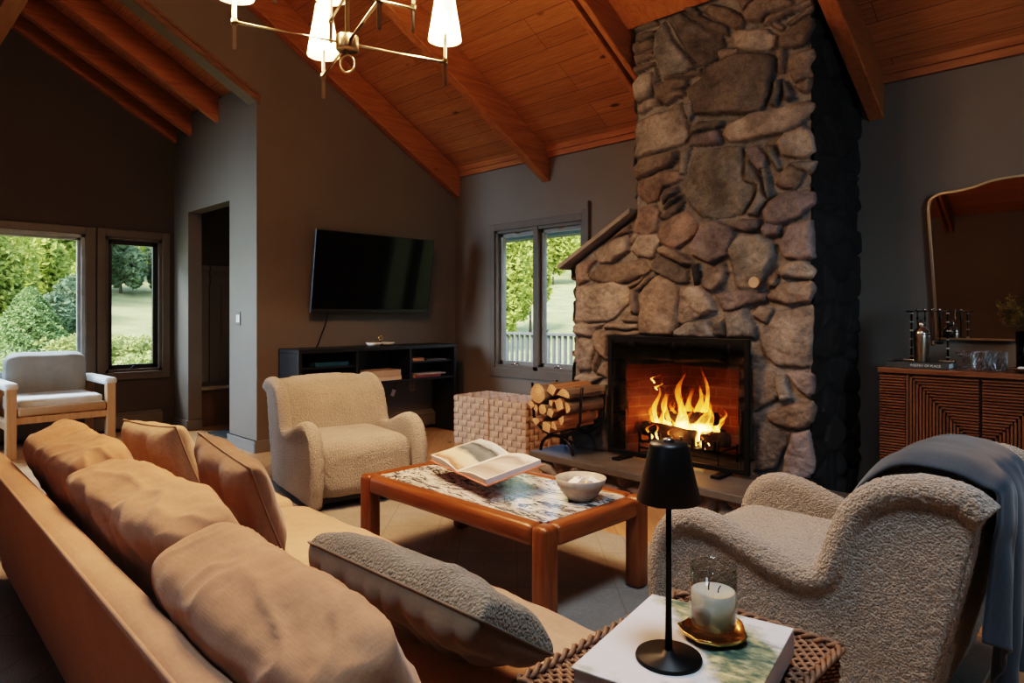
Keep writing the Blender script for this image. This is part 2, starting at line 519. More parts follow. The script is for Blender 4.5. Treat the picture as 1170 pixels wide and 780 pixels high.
WX0, WX1, WZ0, WZ1 = -5.14, -3.96, .665, 2.10     # back window
wall_y('wall_back', 4.93, 5.08, -6.05, 3.1, 0, 2.80, [(WX0, WX1, WZ0, WZ1)], M_WALL)
sof = lambda y: 3.10 + .57 * (2.637 - y) if y > .9 else 3.10 + .57 * 1.737 - .57 * (.9 - y)
wall_x('wall_tv', -5.95, -5.80, [
    [(2.637, 0), (4.93, 0), (4.93, zc(4.93)), (2.637, zc(2.637))],
    [(.9, sof(.9)), (2.637, sof(2.637)), (2.637, zc(2.637)), (.9, zc(.9))],
    [(-1.5, sof(-1.5)), (.9, sof(.9)), (.9, zc(.9)), (.3, zc(.3)), (-1.5, zc(-1.5))],
    [(-4.1, 0), (-1.5, 0), (-1.5, zc(-1.5)), (-4.1, zc(-4.1))]], M_WALL)
wall_y('wall_doorway', 2.637, 2.775, -8.0, -5.95, 0, za(2.70), [(-7.43, -6.38, 0, 2.30)], M_WALL)
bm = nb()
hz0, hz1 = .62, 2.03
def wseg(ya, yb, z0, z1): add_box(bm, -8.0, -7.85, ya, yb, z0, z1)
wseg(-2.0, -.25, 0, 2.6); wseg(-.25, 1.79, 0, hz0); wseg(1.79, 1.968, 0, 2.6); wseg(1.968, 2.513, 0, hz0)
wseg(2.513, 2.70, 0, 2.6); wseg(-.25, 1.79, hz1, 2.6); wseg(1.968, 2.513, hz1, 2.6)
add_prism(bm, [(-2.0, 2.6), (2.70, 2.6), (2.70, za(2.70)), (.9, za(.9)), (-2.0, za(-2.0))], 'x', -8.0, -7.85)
struct('wall_window', fixn(bm), mat('shaded_wall_paint', (.068, .054, .042), .65, var=.06, vs=1.5))  # wall paint darkened to put the alcove's shade into its colour
wall_y('wall_alcove', -2.1, -2.0, -8.0, -5.8, 0, 2.6, [], M_WALL)
wall_y('wall_front', -4.2, -4.08, -6.05, 3.1, 0, zc(-4.1), [], M_WALL)
wall_x('wall_right', 3.0, 3.12, [[(-4.1, 0), (5.08, 0), (5.08, zc(5.08)), (.3, zc(.3)), (-4.1, zc(-4.1))]], M_WALL)
# mudroom behind the doorway
wall_y('wall_mudroom', 4.4, 4.5, -8.1, -5.95, 0, 2.7, [], M_WALL)
box('wall_mudroom_side', -8.1, -8.0, 2.775, 4.5, 0, 2.7, M_WALL, st=True)
box('ceiling_mudroom', -8.1, -5.95, 2.775, 4.5, 2.6, 2.7, M_WALL, st=True)
def beadboard():
    t = NT('white_beadboard')
    x, y, z = t.sep(t.co())
    f = t.math('ABSOLUTE', t.math('SUBTRACT', t.math('FRACT', t.math('MULTIPLY', y, 1 / .36)), .5))
    g = t.math('LESS_THAN', f, .02)
    c = t.mix(g, (.34, .33, .31), (.10, .10, .095))
    return t.done(t.bsdf(c, .5, 0, t.bump(t.math('MULTIPLY', g, -1.0), .5, .01)))
bm = nb()
add_box(bm, -8.0, -7.965, 2.78, 4.4, .12, 1.73)
add_box(bm, -8.0, -7.94, 2.78, 4.4, 1.72, 1.79, .005)
add_box(bm, -7.965, -7.945, 2.78, 4.4, 1.56, 1.68, .004)
for i in range(5):
    y = 2.86 + i * .36
    add_box(bm, -7.965, -7.95, y - .03, y + .03, .46, 1.56)
pan = struct('wall_panel', bm, beadboard())
t = thing('bench', 'white built-in bench under the panelling in the mudroom', 'bench', (-7.755, 3.4, 0))
bm = nb(); add_box(bm, -.2, .26, -.62, .99, .40, .445, .008); obj('seat', bm, mat('bench_paint', (.30, .29, .27), .45), t)
bm = nb(); add_box(bm, -.2, .19, -.62, .99, 0, .40); obj('base', bm, mat('bench_front', (.17, .10, .06), .5), t)

# trim
bm = nb()
for ya, yb in ((.9, 2.66),):
    add_prism(bm, [(ya, sof(ya) - .0), (yb, sof(yb) - .0), (yb, sof(yb) + .075), (ya, sof(ya) + .075)], 'x', -5.80, -5.778)
    add_prism(bm, [(ya, sof(ya) + .05), (yb, sof(yb) + .05), (yb, sof(yb) + .078), (ya, sof(ya) + .078)], 'x', -5.80, -5.765)
struct('trim_1', fixn(bm), grain_wood('brown_opening_trim', [(.10, .05, .025), (.15, .08, .04), (.2, .11, .06)], 1, .5))
M_CROWN = grain_wood('pine_crown_trim', [(.20, .072, .022), (.31, .12, .04), (.40, .17, .06)], 0, .42)
bm = nb()
for a, b in ((-5.80, -2.81), (-1.54, 3.0)):
    add_box(bm, a, b, 4.895, 4.93, 2.75, 2.835); add_box(bm, a, b, 4.875, 4.93, 2.80, 2.865, .006)
struct('trim_2', bm, M_CROWN)
bm = nb(); add_box(bm, -6.38, -5.785, 2.615, 2.637, 0, .105); add_box(bm, -6.38, -5.782, 2.612, 2.637, .085, .105, .004)
add_box(bm, -5.80, -5.78, 2.615, 2.82, 0, .105)
struct('baseboard_pillar', bm, M_BASE)
bm = nb(); add_box(bm, -7.85, -7.408, 2.615, 2.637, 0, .105); add_box(bm, -7.43, -7.408, 2.637, 2.775, 0, .105)
struct('baseboard_doorway', bm, M_BASE)

# beams: each its own timber
def beam(name, x0, x1, label):
    dep = .30
    bm = nb()
    add_prism(bm, [(4.93, zc(4.93) - dep), (.3, zc(.3) - dep), (.3, zc(.3)), (4.93, zc(4.93))], 'x', x0, x1)
    fixn(bm); bevel_all(bm, .008, 1)
    o = struct(name, bm, M_BEAM)
    bm = nb()
    add_prism(bm, [(.3, zc(.3) - dep), (-4.08, zc(-4.08) - dep), (-4.08, zc(-4.08)), (.3, zc(.3))], 'x', x0, x1)
    struct(name, fixn(bm), M_BEAM)
beam('beam', -5.80, -5.70, '')
beam('beam', -4.47, -4.37, '')
beam('beam', -2.97, -2.925, '')
beam('beam', -2.885, -2.84, '')
beam('beam', -1.50, -1.40, '')
beam('beam', 0.05, .15, '')
beam('beam', 1.55, 1.65, '')
bm = nb()     # panel added to stand in for the dark void beside the chimney
add_prism(bm, [(4.05, zc(4.05) - .05), (3.1, zc(3.1) - .05), (3.1, zc(3.1)), (4.05, zc(4.05))], 'x', -2.84, -1.50)
struct('beam', fixn(bm), M_BEAM)
for x in (-6.67, -7.37, -7.81):
    bm = nb()
    w = .036
    za2 = lambda y: za(y) - .255
    add_prism(bm, [(2.637, za2(2.637)), (.9, za2(.9)), (.9, za(.9)), (2.637, za(2.637))], 'x', x - w, x + w)
    add_prism(bm, [(.9, za2(.9)), (-2.0, za2(-2.0)), (-2.0, za(-2.0)), (.9, za(.9))], 'x', x - w, x + w)
    struct('beam', fixn(bm), M_BEAM)
box('beam', -7.85, -5.95, .93, 1.07, 3.66, 4.10, grain_wood('pale_pine_ridge', [(.26, .12, .05), (.38, .19, .085), (.46, .25, .12)], 0, .45), bev=.008, st=True)

# baseboard heaters
def heater_y(name, x0, x1, y0, y1):
    bm = nb()
    add_prism(bm, [(x0, .04), (x1, .04), (x1, .16), (x0 + (x1 - x0) * .4, .20), (x0, .20)], 'y', y0, y1)
    add_box(bm, min(x0, x1 - .01), x1 + .003, y0, y1, .158, .166)
    return struct(name, fixn(bm), M_HEAT)
heater_y('baseboard_window', -7.85, -7.785, -.6, 2.5)
heater_y('baseboard_tv', -5.80, -5.735, 3.1, 4.86)
bm = nb(); add_box(bm, -5.735, -3.4, 4.865, 4.93, .04, .20, .006); struct('baseboard_back', bm, M_HEAT)

# ------------------------------------------------------------------ windows
def crank(parent, p, d):
    """folding casement crank on the sill; d = direction along the sill"""
    bm = nb()
    p = Vector(p); d = Vector(d)
    add_tube(bm, [p - d * .05, p - d * .02 + Vector((0, 0, .012)), p + d * .02 + Vector((0, 0, .004)), p + d * .055], .007, 6)
    add_lathe(bm, [(.0, .03), (.012, .028), (.014, 0)], 10, p)
    return obj('crank_handle', bm, M_STEEL if abs(d.x) > .5 else M_BLACK, parent)

# back window: a pair of casements
root = thing('window_1', None, None, (0, 0, 0)); root['kind'] = 'structure'
bm = nb()
c = .07
add_box(bm, WX0 - c, WX0, 4.905, 4.93, WZ0 - .09, WZ1 + c, .004); add_box(bm, WX1, WX1 + c, 4.905, 4.93, WZ0 - .09, WZ1 + c + .03, .004)
add_box(bm, WX0, WX1, 4.905, 4.93, WZ1, WZ1 + c, .004); add_box(bm, WX0, WX1, 4.90, 4.93, WZ0 - .09, WZ0, .004)
add_box(bm, WX1 + c, WX1 + c + .02, 4.89, 4.93, WZ0 - .09, WZ1 + c + .10)
for a, b, z0, z1 in ((WX0, WX0 + .03, WZ0, WZ1), (WX1 - .03, WX1, WZ0, WZ1)): add_box(bm, a, b, 4.93, 5.06, z0, z1)
add_box(bm, WX0, WX1, 4.93, 5.06, WZ1 - .03, WZ1); add_box(bm, WX0, WX1, 4.92, 5.06, WZ0, WZ0 + .035)
xm = (WX0 + WX1) / 2 - .01
add_box(bm, xm - .03, xm + .03, 4.92, 5.06, WZ0, WZ1)
obj('window_frame', bm, M_CASE, root)
for k, (a, b) in enumerate(((WX0 + .03, xm - .03), (xm + .03, WX1 - .03))):
    bm = nb()
    z0, z1 = WZ0 + .035, WZ1 - .03
    for q in ((a, a + .038, z0, z1), (b - .038, b, z0, z1), (a, b, z0, z0 + .042), (a, b, z1 - .038, z1)):
        add_box(bm, q[0], q[1], 4.975, 5.02, q[2], q[3], .004)
    s = obj('sash', bm, M_DECK if False else mat('sash_paint', (.20, .20, .19), .45), root)
    bm = nb(); add_box(bm, a + .036, b - .036, 4.996, 5.0, z0 + .04, z1 - .036); obj('pane', bm, M_PANE, s)
    crank(root, ((a + b) / 2 - .02, 4.945, WZ0 + .036), (1, 0, 0))
    bm = nb(); add_box(bm, (a + b) / 2 - .03, (a + b) / 2 + .03, 4.96, 4.976, z1 - .012, z1 + .006, .003); obj('sash_lock', bm, M_GOLD, root)

def window_x(name, y0, y1, z0, z1, casement, sashmat):
    root = thing(name, None, None, (0, 0, 0)); root['kind'] = 'structure'
    X = -7.85
    bm = nb(); c = .075
    add_box(bm, X, X + .025, y0 - (c if casement else .09), y0, z0 - .08, z1 + c, .004)
    add_box(bm, X, X + .025, y1, y1 + (c if casement else .09), z0 - .08, z1 + c, .004)
    add_box(bm, X, X + .025, y0, y1, z1, z1 + c, .004); add_box(bm, X, X + .03, y0, y1, z0 - .08, z0, .004)
    obj('window_frame', bm, M_CASE, root)
    bm = nb()
    for q in ((y0, y0 + .03, z0, z1), (y1 - .03, y1, z0, z1), (y0, y1, z0, z0 + .03), (y0, y1, z1 - .03, z1)):
        add_box(bm, X - .13, X, q[0], q[1], q[2], q[3])
    obj('jamb', bm, mat('pale_jamb_paint', (.33, .35, .36), .45) if not casement else M_CASE, root)
    bm = nb(); i = .03
    w = .045 if casement else .028
    for q in ((y0 + i, y0 + i + w, z0 + i, z1 - i), (y1 - i - w, y1 - i, z0 + i, z1 - i), (y0 + i, y1 - i, z0 + i, z0 + i + w), (y0 + i, y1 - i, z1 - i - w, z1 - i)):
        add_box(bm, X - .09, X - .05, q[0], q[1], q[2], q[3], .003)
    s = obj('sash', bm, sashmat, root)
    bm = nb(); add_box(bm, X - .072, X - .068, y0 + i + w - .004, y1 - i - w + .004, z0 + i + w - .004, z1 - i - w + .004); obj('pane', bm, M_PANE, s)
    if casement: crank(root, (X - .03, (y0 + y1) / 2, z0 + .032), (0, 1, 0))
window_x('window_2', 1.968, 2.513, hz0, hz1, True, M_BLACKW)
window_x('window_3', -.25, 1.79, hz0, hz1, False, mat('pale_jamb_paint', (.33, .35, .36), .45))

# switch, vent, outlet
t = thing('light_switch', 'grey double rocker light switch on the pillar beside the doorway', 'light switch', (-6.17, 2.637, 1.185))
bm = nb(); add_box(bm, -.042, .042, -.008, 0, -.065, .065, .003); obj('plate', bm, mat('switch_plate', (.10, .10, .10), .4), t)
for s in (-1, 1):
    bm = nb(); add_box(bm, s * .019 - .015, s * .019 + .015, -.013, -.006, -.035, .035, .003); obj('rocker', bm, mat('switch_white', (.55, .56, .54), .4), t)
t = thing('door_mat', 'small black mat on the floor in the doorway', 'mat', (-6.83, 3.0, 0))
bm = nb(); add_box(bm, -.30, .42, -.28, .25, 0, .014, .005); obj('mat_pad', bm, mat('black_rubber', (.015, .017, .018), .9, bump=.5, bs=200), t)
t = thing('wall_outlet', 'pale electrical outlet plate on the wall behind the console', 'outlet', (-5.80, 4.33, .47))
bm = nb(); add_box(bm, 0, .008, -.036, .036, -.06, .06, .003); obj('plate', bm, mat('outlet_plate', (.30, .21, .14), .45), t)
bm = nb(); add_box(bm, .006, .012, -.016, .016, .008, .040, .003); add_box(bm, .006, .012, -.016, .016, -.040, -.008, .003); obj('socket', bm, mat('outlet_socket', (.20, .14, .09), .45), t)
# ------------------------------------------------------------------ stone fireplace
CF, CTH = 770.0, R(44.8)
def at(px, py, Y):
    """photo direction -> point on the real plane y = Y"""
    r = (px - 585) / CF; c, s = math.cos(CTH), math.sin(CTH)
    d = Y / (r * s + c)
    return (d * (r * c - s), 1.22 + (359.5 - py) * d / CF)

YF = 4.10
ZM = {'A': (700, 0, 4.5), 'B': (700, 120, 4.5), 'C': (640, 230, 3.774), 'D': (840, 380, 4.105), 'E': (640, 290, 4.875), 'P': (0, 0, 1.0)}
PAL = {'t': (.255, .218, .190), 'b': (.180, .146, .122), 'g': (.158, .152, .148), 'p': (.180, .156, .158), 'd': (.100, .088, .080), 'k': (.040, .038, .038), 'y': (.190, .178, .160), 'r': (.200, .150, .124)}
STONES = """
A d 105,100 215,95 235,125 205,135 110,165
A d 110,180 160,160 215,155 220,185 170,210 110,212
A b 100,225 190,208 220,215 215,250 115,285 100,270
A b 110,290 200,265 215,275 210,295 120,330
A b 108,340 210,318 218,335 130,375 108,370
A g 215,180 262,112 325,225 428,345 350,385 265,390 215,290
A d 275,90 345,65 400,95 460,140 560,185 575,230 550,290 470,330 434,340 384,280 335,190
A d 375,40 420,28 450,60 440,85 400,80 375,60
A d 400,85 450,80 590,140 595,180 550,175 470,140
A b 455,60 500,25 580,30 650,70 680,110 665,145 600,140 520,100
A b 670,60 720,10 760,-20 900,-20 930,10 800,75 760,110 690,110
A b 765,130 790,90 980,0 1025,-20 1025,20 870,95
A b 890,115 1000,35 1030,25 1035,55 920,125
A b 640,-20 700,-30 740,-25 700,20 660,50
A b 815,120 840,100 885,135 870,160
A t 610,185 640,150 800,150 845,185 830,240 790,262 690,262 620,235
A b 540,260 570,245 650,240 640,265 550,295
A b 850,205 890,160 990,100 1040,95 1045,140 1000,225 950,245 870,255
A b 845,255 880,250 880,365 845,375
A b 920,310 940,270 1045,240 1050,290 1010,330 1030,390 1000,395 940,420 915,370
A b 935,440 1030,395 1035,450 1000,480 960,470
A d 375,460 450,400 470,340 580,290 640,268 790,275 835,300 825,380 800,480 760,570 560,590 420,590 395,520
A g 800,540 830,410 870,400 865,460 840,550
A g 880,515 875,420 895,410 935,500 900,525
A t 105,430 140,385 200,370 210,400 200,500 140,530 115,520
A b 215,440 280,410 380,405 385,430 350,470 225,500
A b 240,510 280,480 365,470 370,495 270,540
A t 120,560 170,520 240,500 245,535 150,585 120,585
A b 260,398 400,372 455,345 455,385 390,402 270,408
A g 212,350 225,360 240,410 215,430
B t 110,90 180,60 350,-10 385,80 385,150 360,200 220,245 110,265
B g 360,0 410,-10 415,50 390,90
B y 400,120 440,85 570,80 560,110 480,125 395,145
B p 380,190 430,145 530,125 560,150 555,195 500,210 385,212
B t 565,150 590,95 700,40 880,10 1000,-20 1040,-10 1025,40 960,105 860,150 700,180 600,185
B t 840,200 880,140 980,105 1030,140 1045,240 1000,270 930,275 870,260
B g 905,300 950,290 1055,280 1030,345 980,345 930,320
B b 835,400 860,350 905,310 985,345 960,400 930,430 870,425
B p 770,550 800,500 890,440 1000,435 1050,450 1050,500 960,580 870,615 790,605
B y 340,430 375,380 385,320 420,250 590,205 660,215 670,370 735,420 715,480 660,560 560,585 460,580 400,520
B p 670,225 740,205 790,270 780,320 745,340 700,280
B y 755,330 790,325 830,470 800,490
B y 690,285 750,380 796,492 740,560 690,560 740,470 738,420 680,390
B y 780,210 830,210 860,330 830,340
B y 345,250 360,225 400,220 380,280 365,350 335,355
B b 110,320 160,270 330,232 340,260 300,320 220,340 125,385 110,360
B r 120,440 150,380 250,340 340,340 350,375 250,430 225,490 170,500 120,460
B d 240,480 270,430 325,415 325,445 250,510
B d 250,530 290,480 350,460 350,480 265,545
B d 240,570 300,520 365,490 360,530 290,585 245,585
B r 105,600 150,520 210,510 235,550 220,640 150,680 110,660
C r 425,140 450,80 540,35 585,90 580,140 530,190 490,210 430,175
C p 555,200 600,110 650,80 740,110 755,160 720,230 650,265 570,235
C p 745,100 780,75 860,70 855,110 800,135 750,125
C y 720,210 760,150 850,140 920,180 925,230 880,330 860,385 790,385 760,370 740,290
C p 865,120 880,90 950,105 945,145 880,155
C p 940,190 985,110 1100,75 1105,250 1040,265 960,245
C t 940,290 990,265 1060,262 1110,290 1090,325 960,335
C b 890,400 950,355 1090,335 1105,370 1085,430 980,440 895,425
C p 665,400 750,380 890,395 885,425 740,470 700,465
C t 860,560 920,470 1090,440 1090,520 1085,700 1040,715 930,710 870,660
C b 830,480 855,445 910,465 890,525 835,500
C g 715,490 790,460 850,540 850,590 720,590
C t 500,530 520,370 600,365 660,430 670,470 560,530
C b 615,360 640,290 700,265 720,300 710,350 660,390 625,380
C g 490,560 540,525 640,515 670,570 670,590 490,590
C b 335,570 340,400 390,330 430,320 520,375 500,540 480,580
C d 390,270 420,230 470,250 550,300 555,350 500,355 400,300
C b 420,200 450,190 550,240 570,270 530,275 430,225
C t 300,210 340,145 415,140 430,170 400,240 330,245
C t 145,215 220,165 300,140 290,215 220,265 160,265
C t 285,180 320,130 345,140 310,185
C r 190,175 280,110 300,95 300,135 220,160
C b 115,310 180,280 350,250 385,290 370,310 260,355 160,355 120,330
C r 58,310 70,270 150,250 110,310 116,340 75,365
C t 60,400 90,365 230,350 295,360 300,430 210,520 65,525
C t 55,540 80,525 180,530 130,585 60,575
C b 185,540 210,525 330,530 330,550 190,553
C b 260,510 290,480 330,490 330,520 270,523
C b 305,480 305,385 380,320 410,310 405,330 340,385 330,480
C b 290,360 355,320 350,340 295,370
C k 572,270 602,268 602,350 580,365 572,320
C b 890,340 920,305 940,320 930,370 895,370
C g 660,530 710,500 715,580 670,580
E t 80,500 110,465 180,480 190,520 165,640 100,660 85,600
E t 80,690 130,665 240,685 180,725 90,715
E b 200,670 240,600 262,600 262,690
E b 180,600 210,530 225,560 200,660 175,650
E b 180,450 200,430 430,430 430,455 270,462 262,590 220,560 175,480
P b 655,452 690,450 694,478 655,476
P d 655,480 693,482 695,516 655,514
P k 697,388 725,387 726,411 697,411
P k 728,387 767,388 767,411 729,411
P k 770,389 830,391 829,413 770,412
P k 833,391 856,392 856,417 833,415
P k 697,414 713,413 715,435 697,436
P k 697,439 713,438 713,470 697,470
P k 697,473 713,473 713,512 697,512
P k 843,420 857,420 857,455 844,455
P k 844,458 858,458 858,525 844,518
D b 75,180 170,178 215,240 210,290 160,330 85,370
D p 240,195 320,170 380,190 380,290 340,305 290,260
D b 145,380 280,330 370,315 385,350 375,420 310,460 250,460 150,410
D d 85,400 150,420 190,460 250,480 220,580 180,640 85,650
D p 245,500 265,470 350,460 370,540 380,600 370,660 300,700 215,700
D y 182,200 233,195 262,310 205,330
D d 85,665 180,655 210,715 200,760 85,760
"""
def poly_sd(px, pz, P):
    """signed distance (inside > 0) to polygon, vectorised"""
    d = np.full(px.shape, 1e9); ins = np.zeros(px.shape, bool)
    n = len(P)
    for i in range(n):
        ax, az = P[i]; bx, bz = P[(i + 1) % n]
        ex, ez = bx - ax, bz - az
        wx, wz = px - ax, pz - az
        t = np.clip((wx * ex + wz * ez) / (ex * ex + ez * ez + 1e-12), 0, 1)
        d = np.minimum(d, np.hypot(wx - ex * t, wz - ez * t))
        c = ((az > pz) != (bz > pz)) & (px < (bx - ax) * (pz - az) / ((bz - az) if abs(bz - az) > 1e-9 else 1e-9) + ax)
        ins ^= c
    return np.where(ins, d, -d)

def stone_relief(gx, gz, stones, seed=1, warp=.008):
    """height above the mortar bed and colour for every grid point"""
    H = np.zeros(gx.shape); best = np.full(gx.shape, -1e9)
    C = np.zeros(gx.shape + (3,)); C[:] = M_MORTAR
    mn = fbm(gx * 14, gz * 14, 90, 4)
    C *= (1 + .35 * mn)[..., None]
    H += .010 * mn
    wx = gx + warp * fbm(gx * 9, gz * 9, seed + 5, 3) * 2
    wz = gz + warp * fbm(gx * 9, gz * 9, seed + 9, 3) * 2
    rg = random.Random(seed)
    for (P, col) in stones:
        xs = [p[0] for p in P]; zs = [p[1] for p in P]
        m = .03
        sel = (gx > min(xs) - m) & (gx < max(xs) + m) & (gz > min(zs) - m) & (gz < max(zs) + m)
        hh, tx, tz, si = rg.uniform(.032, .066), rg.uniform(-.16, .16), rg.uniform(-.16, .2), rg.randrange(9999)
        jit = rg.uniform(.85, 1.15)
        cuts = [(rg.uniform(0, 2 * PI), rg.uniform(.2, .8), rg.uniform(.25, .6)) for _ in range(3)]
        if not sel.any(): continue
        x, z = wx[sel], wz[sel]
        d = poly_sd(x, z, P) + .004
        cx, cz = sum(xs) / len(xs), sum(zs) / len(zs)
        sx = max(max(xs) - min(xs), max(zs) - min(zs)) / 2
        w = min(.030, sx * .5)
        prof = np.sqrt(np.clip(1 - (1 - np.clip(d / w, 0, 1)) ** 2, 0, 1))
        top = hh + (x - cx) * tx + (z - cz) * tz
        for a, q, sl in cuts:
            top = np.minimum(top, hh * 1.15 - sl * .35 * ((x - cx) * math.cos(a) + (z - cz) * math.sin(a) - q * sx * .6))
        top = np.maximum(top, .016)
        h = prof * top + (.020 * fbm(x * 11 + si, z * 11, si % 97, 5) - .016 * np.abs(fbm(x * 19 + si, z * 19, si % 89, 4)) + .007) * prof
        h = np.maximum(h, .002)
        inside = d > 0
        cur = H[sel]; cc = C[sel]
        take = inside & (h > cur - .02)
        base = np.array(PAL[col]) * jit
        tone = 1 + .75 * fbm(x * 7 + si, z * 7, 7, 5)
        cl = base[None, :] * tone[:, None]
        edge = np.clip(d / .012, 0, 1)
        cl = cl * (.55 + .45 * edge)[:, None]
        cur[take] = h[take]; cc[take] = cl[take]
        H[sel] = cur; C[sel] = cc
        b = best[sel]; best[sel] = np.maximum(b, d)
    return H, C, best

stones = []
for ln in STONES.strip().split('\n'):
    z, col, *pp = ln.split()
    ox, oy, s = ZM[z]
    P = []
    for p in pp:
        a, b = p.split(',')
        P.append(at(ox + float(a) / s, oy + float(b) / s, YF - .03))
    stones.append((P, col))

fire_place = thing('stone_fireplace', 'tall fieldstone fireplace and chimney breast with a sloped shoulder', 'fireplace', (-2.45, 4.1, 0))
FPI = Matrix.Translation((2.45, -4.1, 0))
FX0, FX1, FZ0, FZ1 = -2.875, -2.02, .20, .875      # firebox opening
def place(o):
    o.matrix_parent_inverse = fire_place.matrix_basis.inverted()
    bpy.context.view_layer.update()
    return o
def fp(name, bm, mat, **k):
    if isinstance(bm, bmesh.types.BMesh): bmesh.ops.transform(bm, matrix=FPI, verts=bm.verts)
    return obj(name, bm, mat, fire_place, **k)

st = .0072
nx, nz = int(2.06 / st), int(3.55 / st)
gx, gz = np.meshgrid(-3.47 + np.arange(nx) * st, np.arange(nz) * st, indexing='xy')
H, C, D = stone_relief(gx, gz, stones, 3)
shoulder = 1.585 + (gx + 3.42) * (.335 / .60)        # underside of the sloped cap
core = (gx > -3.37) & (gx < -1.555) & ((gx > -2.80) | (gz < shoulder))
keep = core | (D > 0)
keep &= (gz < 3.36)
keep &= ~((gx < -2.83) & (gz > shoulder + .01))
arch = FZ1 - .018 * ((gx + 2.45) / .43) ** 2 + .012 * vnoise(gx * 9, gx * 0, 4)
openg = (gx > FX0 + .012 * vnoise(gz * 12, gz * 0, 3)) & (gx < FX1 + .012 * vnoise(gz * 12, gz * 0, 8)) & (gz > FZ0 - .01) & (gz < arch)
keep &= ~openg
soot = np.clip(1 - np.hypot(np.maximum(np.abs(gx + 2.45) - .50, 0) * 1.6, np.maximum(np.abs(gz - .60) - .38, 0)) / .16, 0, 1)
C *= (1 - .60 * soot)[..., None]
# face-level keep
fk = keep[:-1, :-1] & keep[1:, :-1] & keep[:-1, 1:] & keep[1:, 1:]
idx = np.arange(nx * nz).reshape(nz, nx)
F = np.stack([idx[:-1, :-1], idx[:-1, 1:], idx[1:, 1:], idx[1:, :-1]], -1)[fk]
V = np.stack([gx + 2.45, (YF + .0 - H) - 4.1, gz], -1).reshape(-1, 3)
used = np.zeros(len(V), bool); used[F.ravel()] = True
remap = np.cumsum(used) - 1
cols = np.concatenate([C.reshape(-1, 3), np.ones((nx * nz, 1))], 1)
VV, FF = V[used].copy(), remap[F]
ed = np.sort(np.concatenate([FF[:, [0, 1]], FF[:, [1, 2]], FF[:, [2, 3]], FF[:, [3, 0]]]), 1)
eu, ec = np.unique(ed, axis=0, return_counts=True)
be = eu[ec == 1]
for _ in range(7):        # ease the stepped outline of the outermost stones
    acc = np.zeros_like(VV); cnt = np.zeros(len(VV))
    np.add.at(acc, be[:, 0], VV[be[:, 1]]); np.add.at(acc, be[:, 1], VV[be[:, 0]]); np.add.at(cnt, be.ravel(), 1)
    m = cnt == 2
    VV[m] = .5 * VV[m] + .25 * acc[m]
np_obj('stone_face', VV, FF, M_STONE, fire_place, True, cols[used])

# chimney's receding side and the reveal of the shoulder: rubble laid at random
def voronoi_relief(u, v, seed, cell, asp=1.6):
    rg = np.random.RandomState(seed)
    u0, u1, v0, v1 = u.min(), u.max(), v.min(), v.max()
    n = max(4, int((u1 - u0 + .2) * (v1 - v0 + .2) / (cell * cell / asp)))
    P = np.stack([rg.uniform(u0 - .1, u1 + .1, n), rg.uniform(v0 - .1, v1 + .1, n)], 1)
    uu = u + .02 * fbm(u * 8, v * 8, seed, 3); vv = v + .02 * fbm(u * 8, v * 8, seed + 3, 3)
    f1 = np.full(u.shape, 1e9); f2 = np.full(u.shape, 1e9); ids = np.zeros(u.shape, int)
    for i, (a, b) in enumerate(P):
        d = np.hypot(uu - a, (vv - b) * asp)
        m = d < f1
        f2 = np.where(m, f1, np.minimum(f2, d)); ids = np.where(m, i, ids); f1 = np.where(m, d, f1)
    e = np.clip((f2 - f1 - .02) / .07, 0, 1)
    hh = rg.uniform(.025, .06, n)[ids]
    h = np.sqrt(1 - (1 - e) ** 2) * hh + .02 * fbm(u * 11 + ids, v * 11, seed, 4) * e
    pal = np.array([PAL[k] for k in 'tbgpdy'])
    c = pal[rg.randint(0, 6, n)][ids] * (1 + .5 * fbm(u * 6, v * 6, seed + 1, 3))[..., None]
    c = np.where((e > .02)[..., None], c, np.array(M_MORTAR) * .8)
    return h, c
def grid_faces(nu, nv):
    idx = np.arange(nu * nv).reshape(nv, nu)
    return np.stack([idx[:-1, :-1], idx[:-1, 1:], idx[1:, 1:], idx[1:, :-1]], -1).reshape(-1, 4)
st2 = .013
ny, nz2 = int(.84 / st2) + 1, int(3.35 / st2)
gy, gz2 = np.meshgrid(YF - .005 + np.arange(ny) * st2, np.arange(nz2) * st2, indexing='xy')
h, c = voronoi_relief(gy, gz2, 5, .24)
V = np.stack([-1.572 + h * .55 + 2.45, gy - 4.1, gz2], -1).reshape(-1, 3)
np_obj('stone_side', V, grid_faces(ny, nz2), M_STONE, fire_place, True, np.concatenate([c.reshape(-1, 3) * .11, np.ones((ny * nz2, 1))], 1))  # stone colours darkened to stand in for shade on this side
gy, gz2 = np.meshgrid(YF - .005 + np.arange(ny) * st2, np.arange(int(1.9 / st2)) * st2, indexing='xy')
h, c = voronoi_relief(gy, gz2, 8, .24)
V = np.stack([-3.36 - h + 2.45, gy - 4.1, np.minimum(gz2, 1.60)], -1).reshape(-1, 3)
np_obj('stone_side', V, grid_faces(gy.shape[1], gy.shape[0])[:, ::-1], M_STONE, fire_place, True, np.concatenate([c.reshape(-1, 3), np.ones((gy.size, 1))], 1))
gy, gz2 = np.meshgrid(YF - .005 + np.arange(ny) * st2, 1.5 + np.arange(int(1.8 / st2)) * st2, indexing='xy')
h, c = voronoi_relief(gy, gz2, 11, .24)
V = np.stack([-2.79 - h * .5 + 2.45, gy - 4.1, gz2], -1).reshape(-1, 3)
np_obj('stone_side', V, grid_faces(gy.shape[1], gy.shape[0])[:, ::-1], M_STONE, fire_place, True, np.concatenate([c.reshape(-1, 3), np.ones((gy.size, 1))], 1))

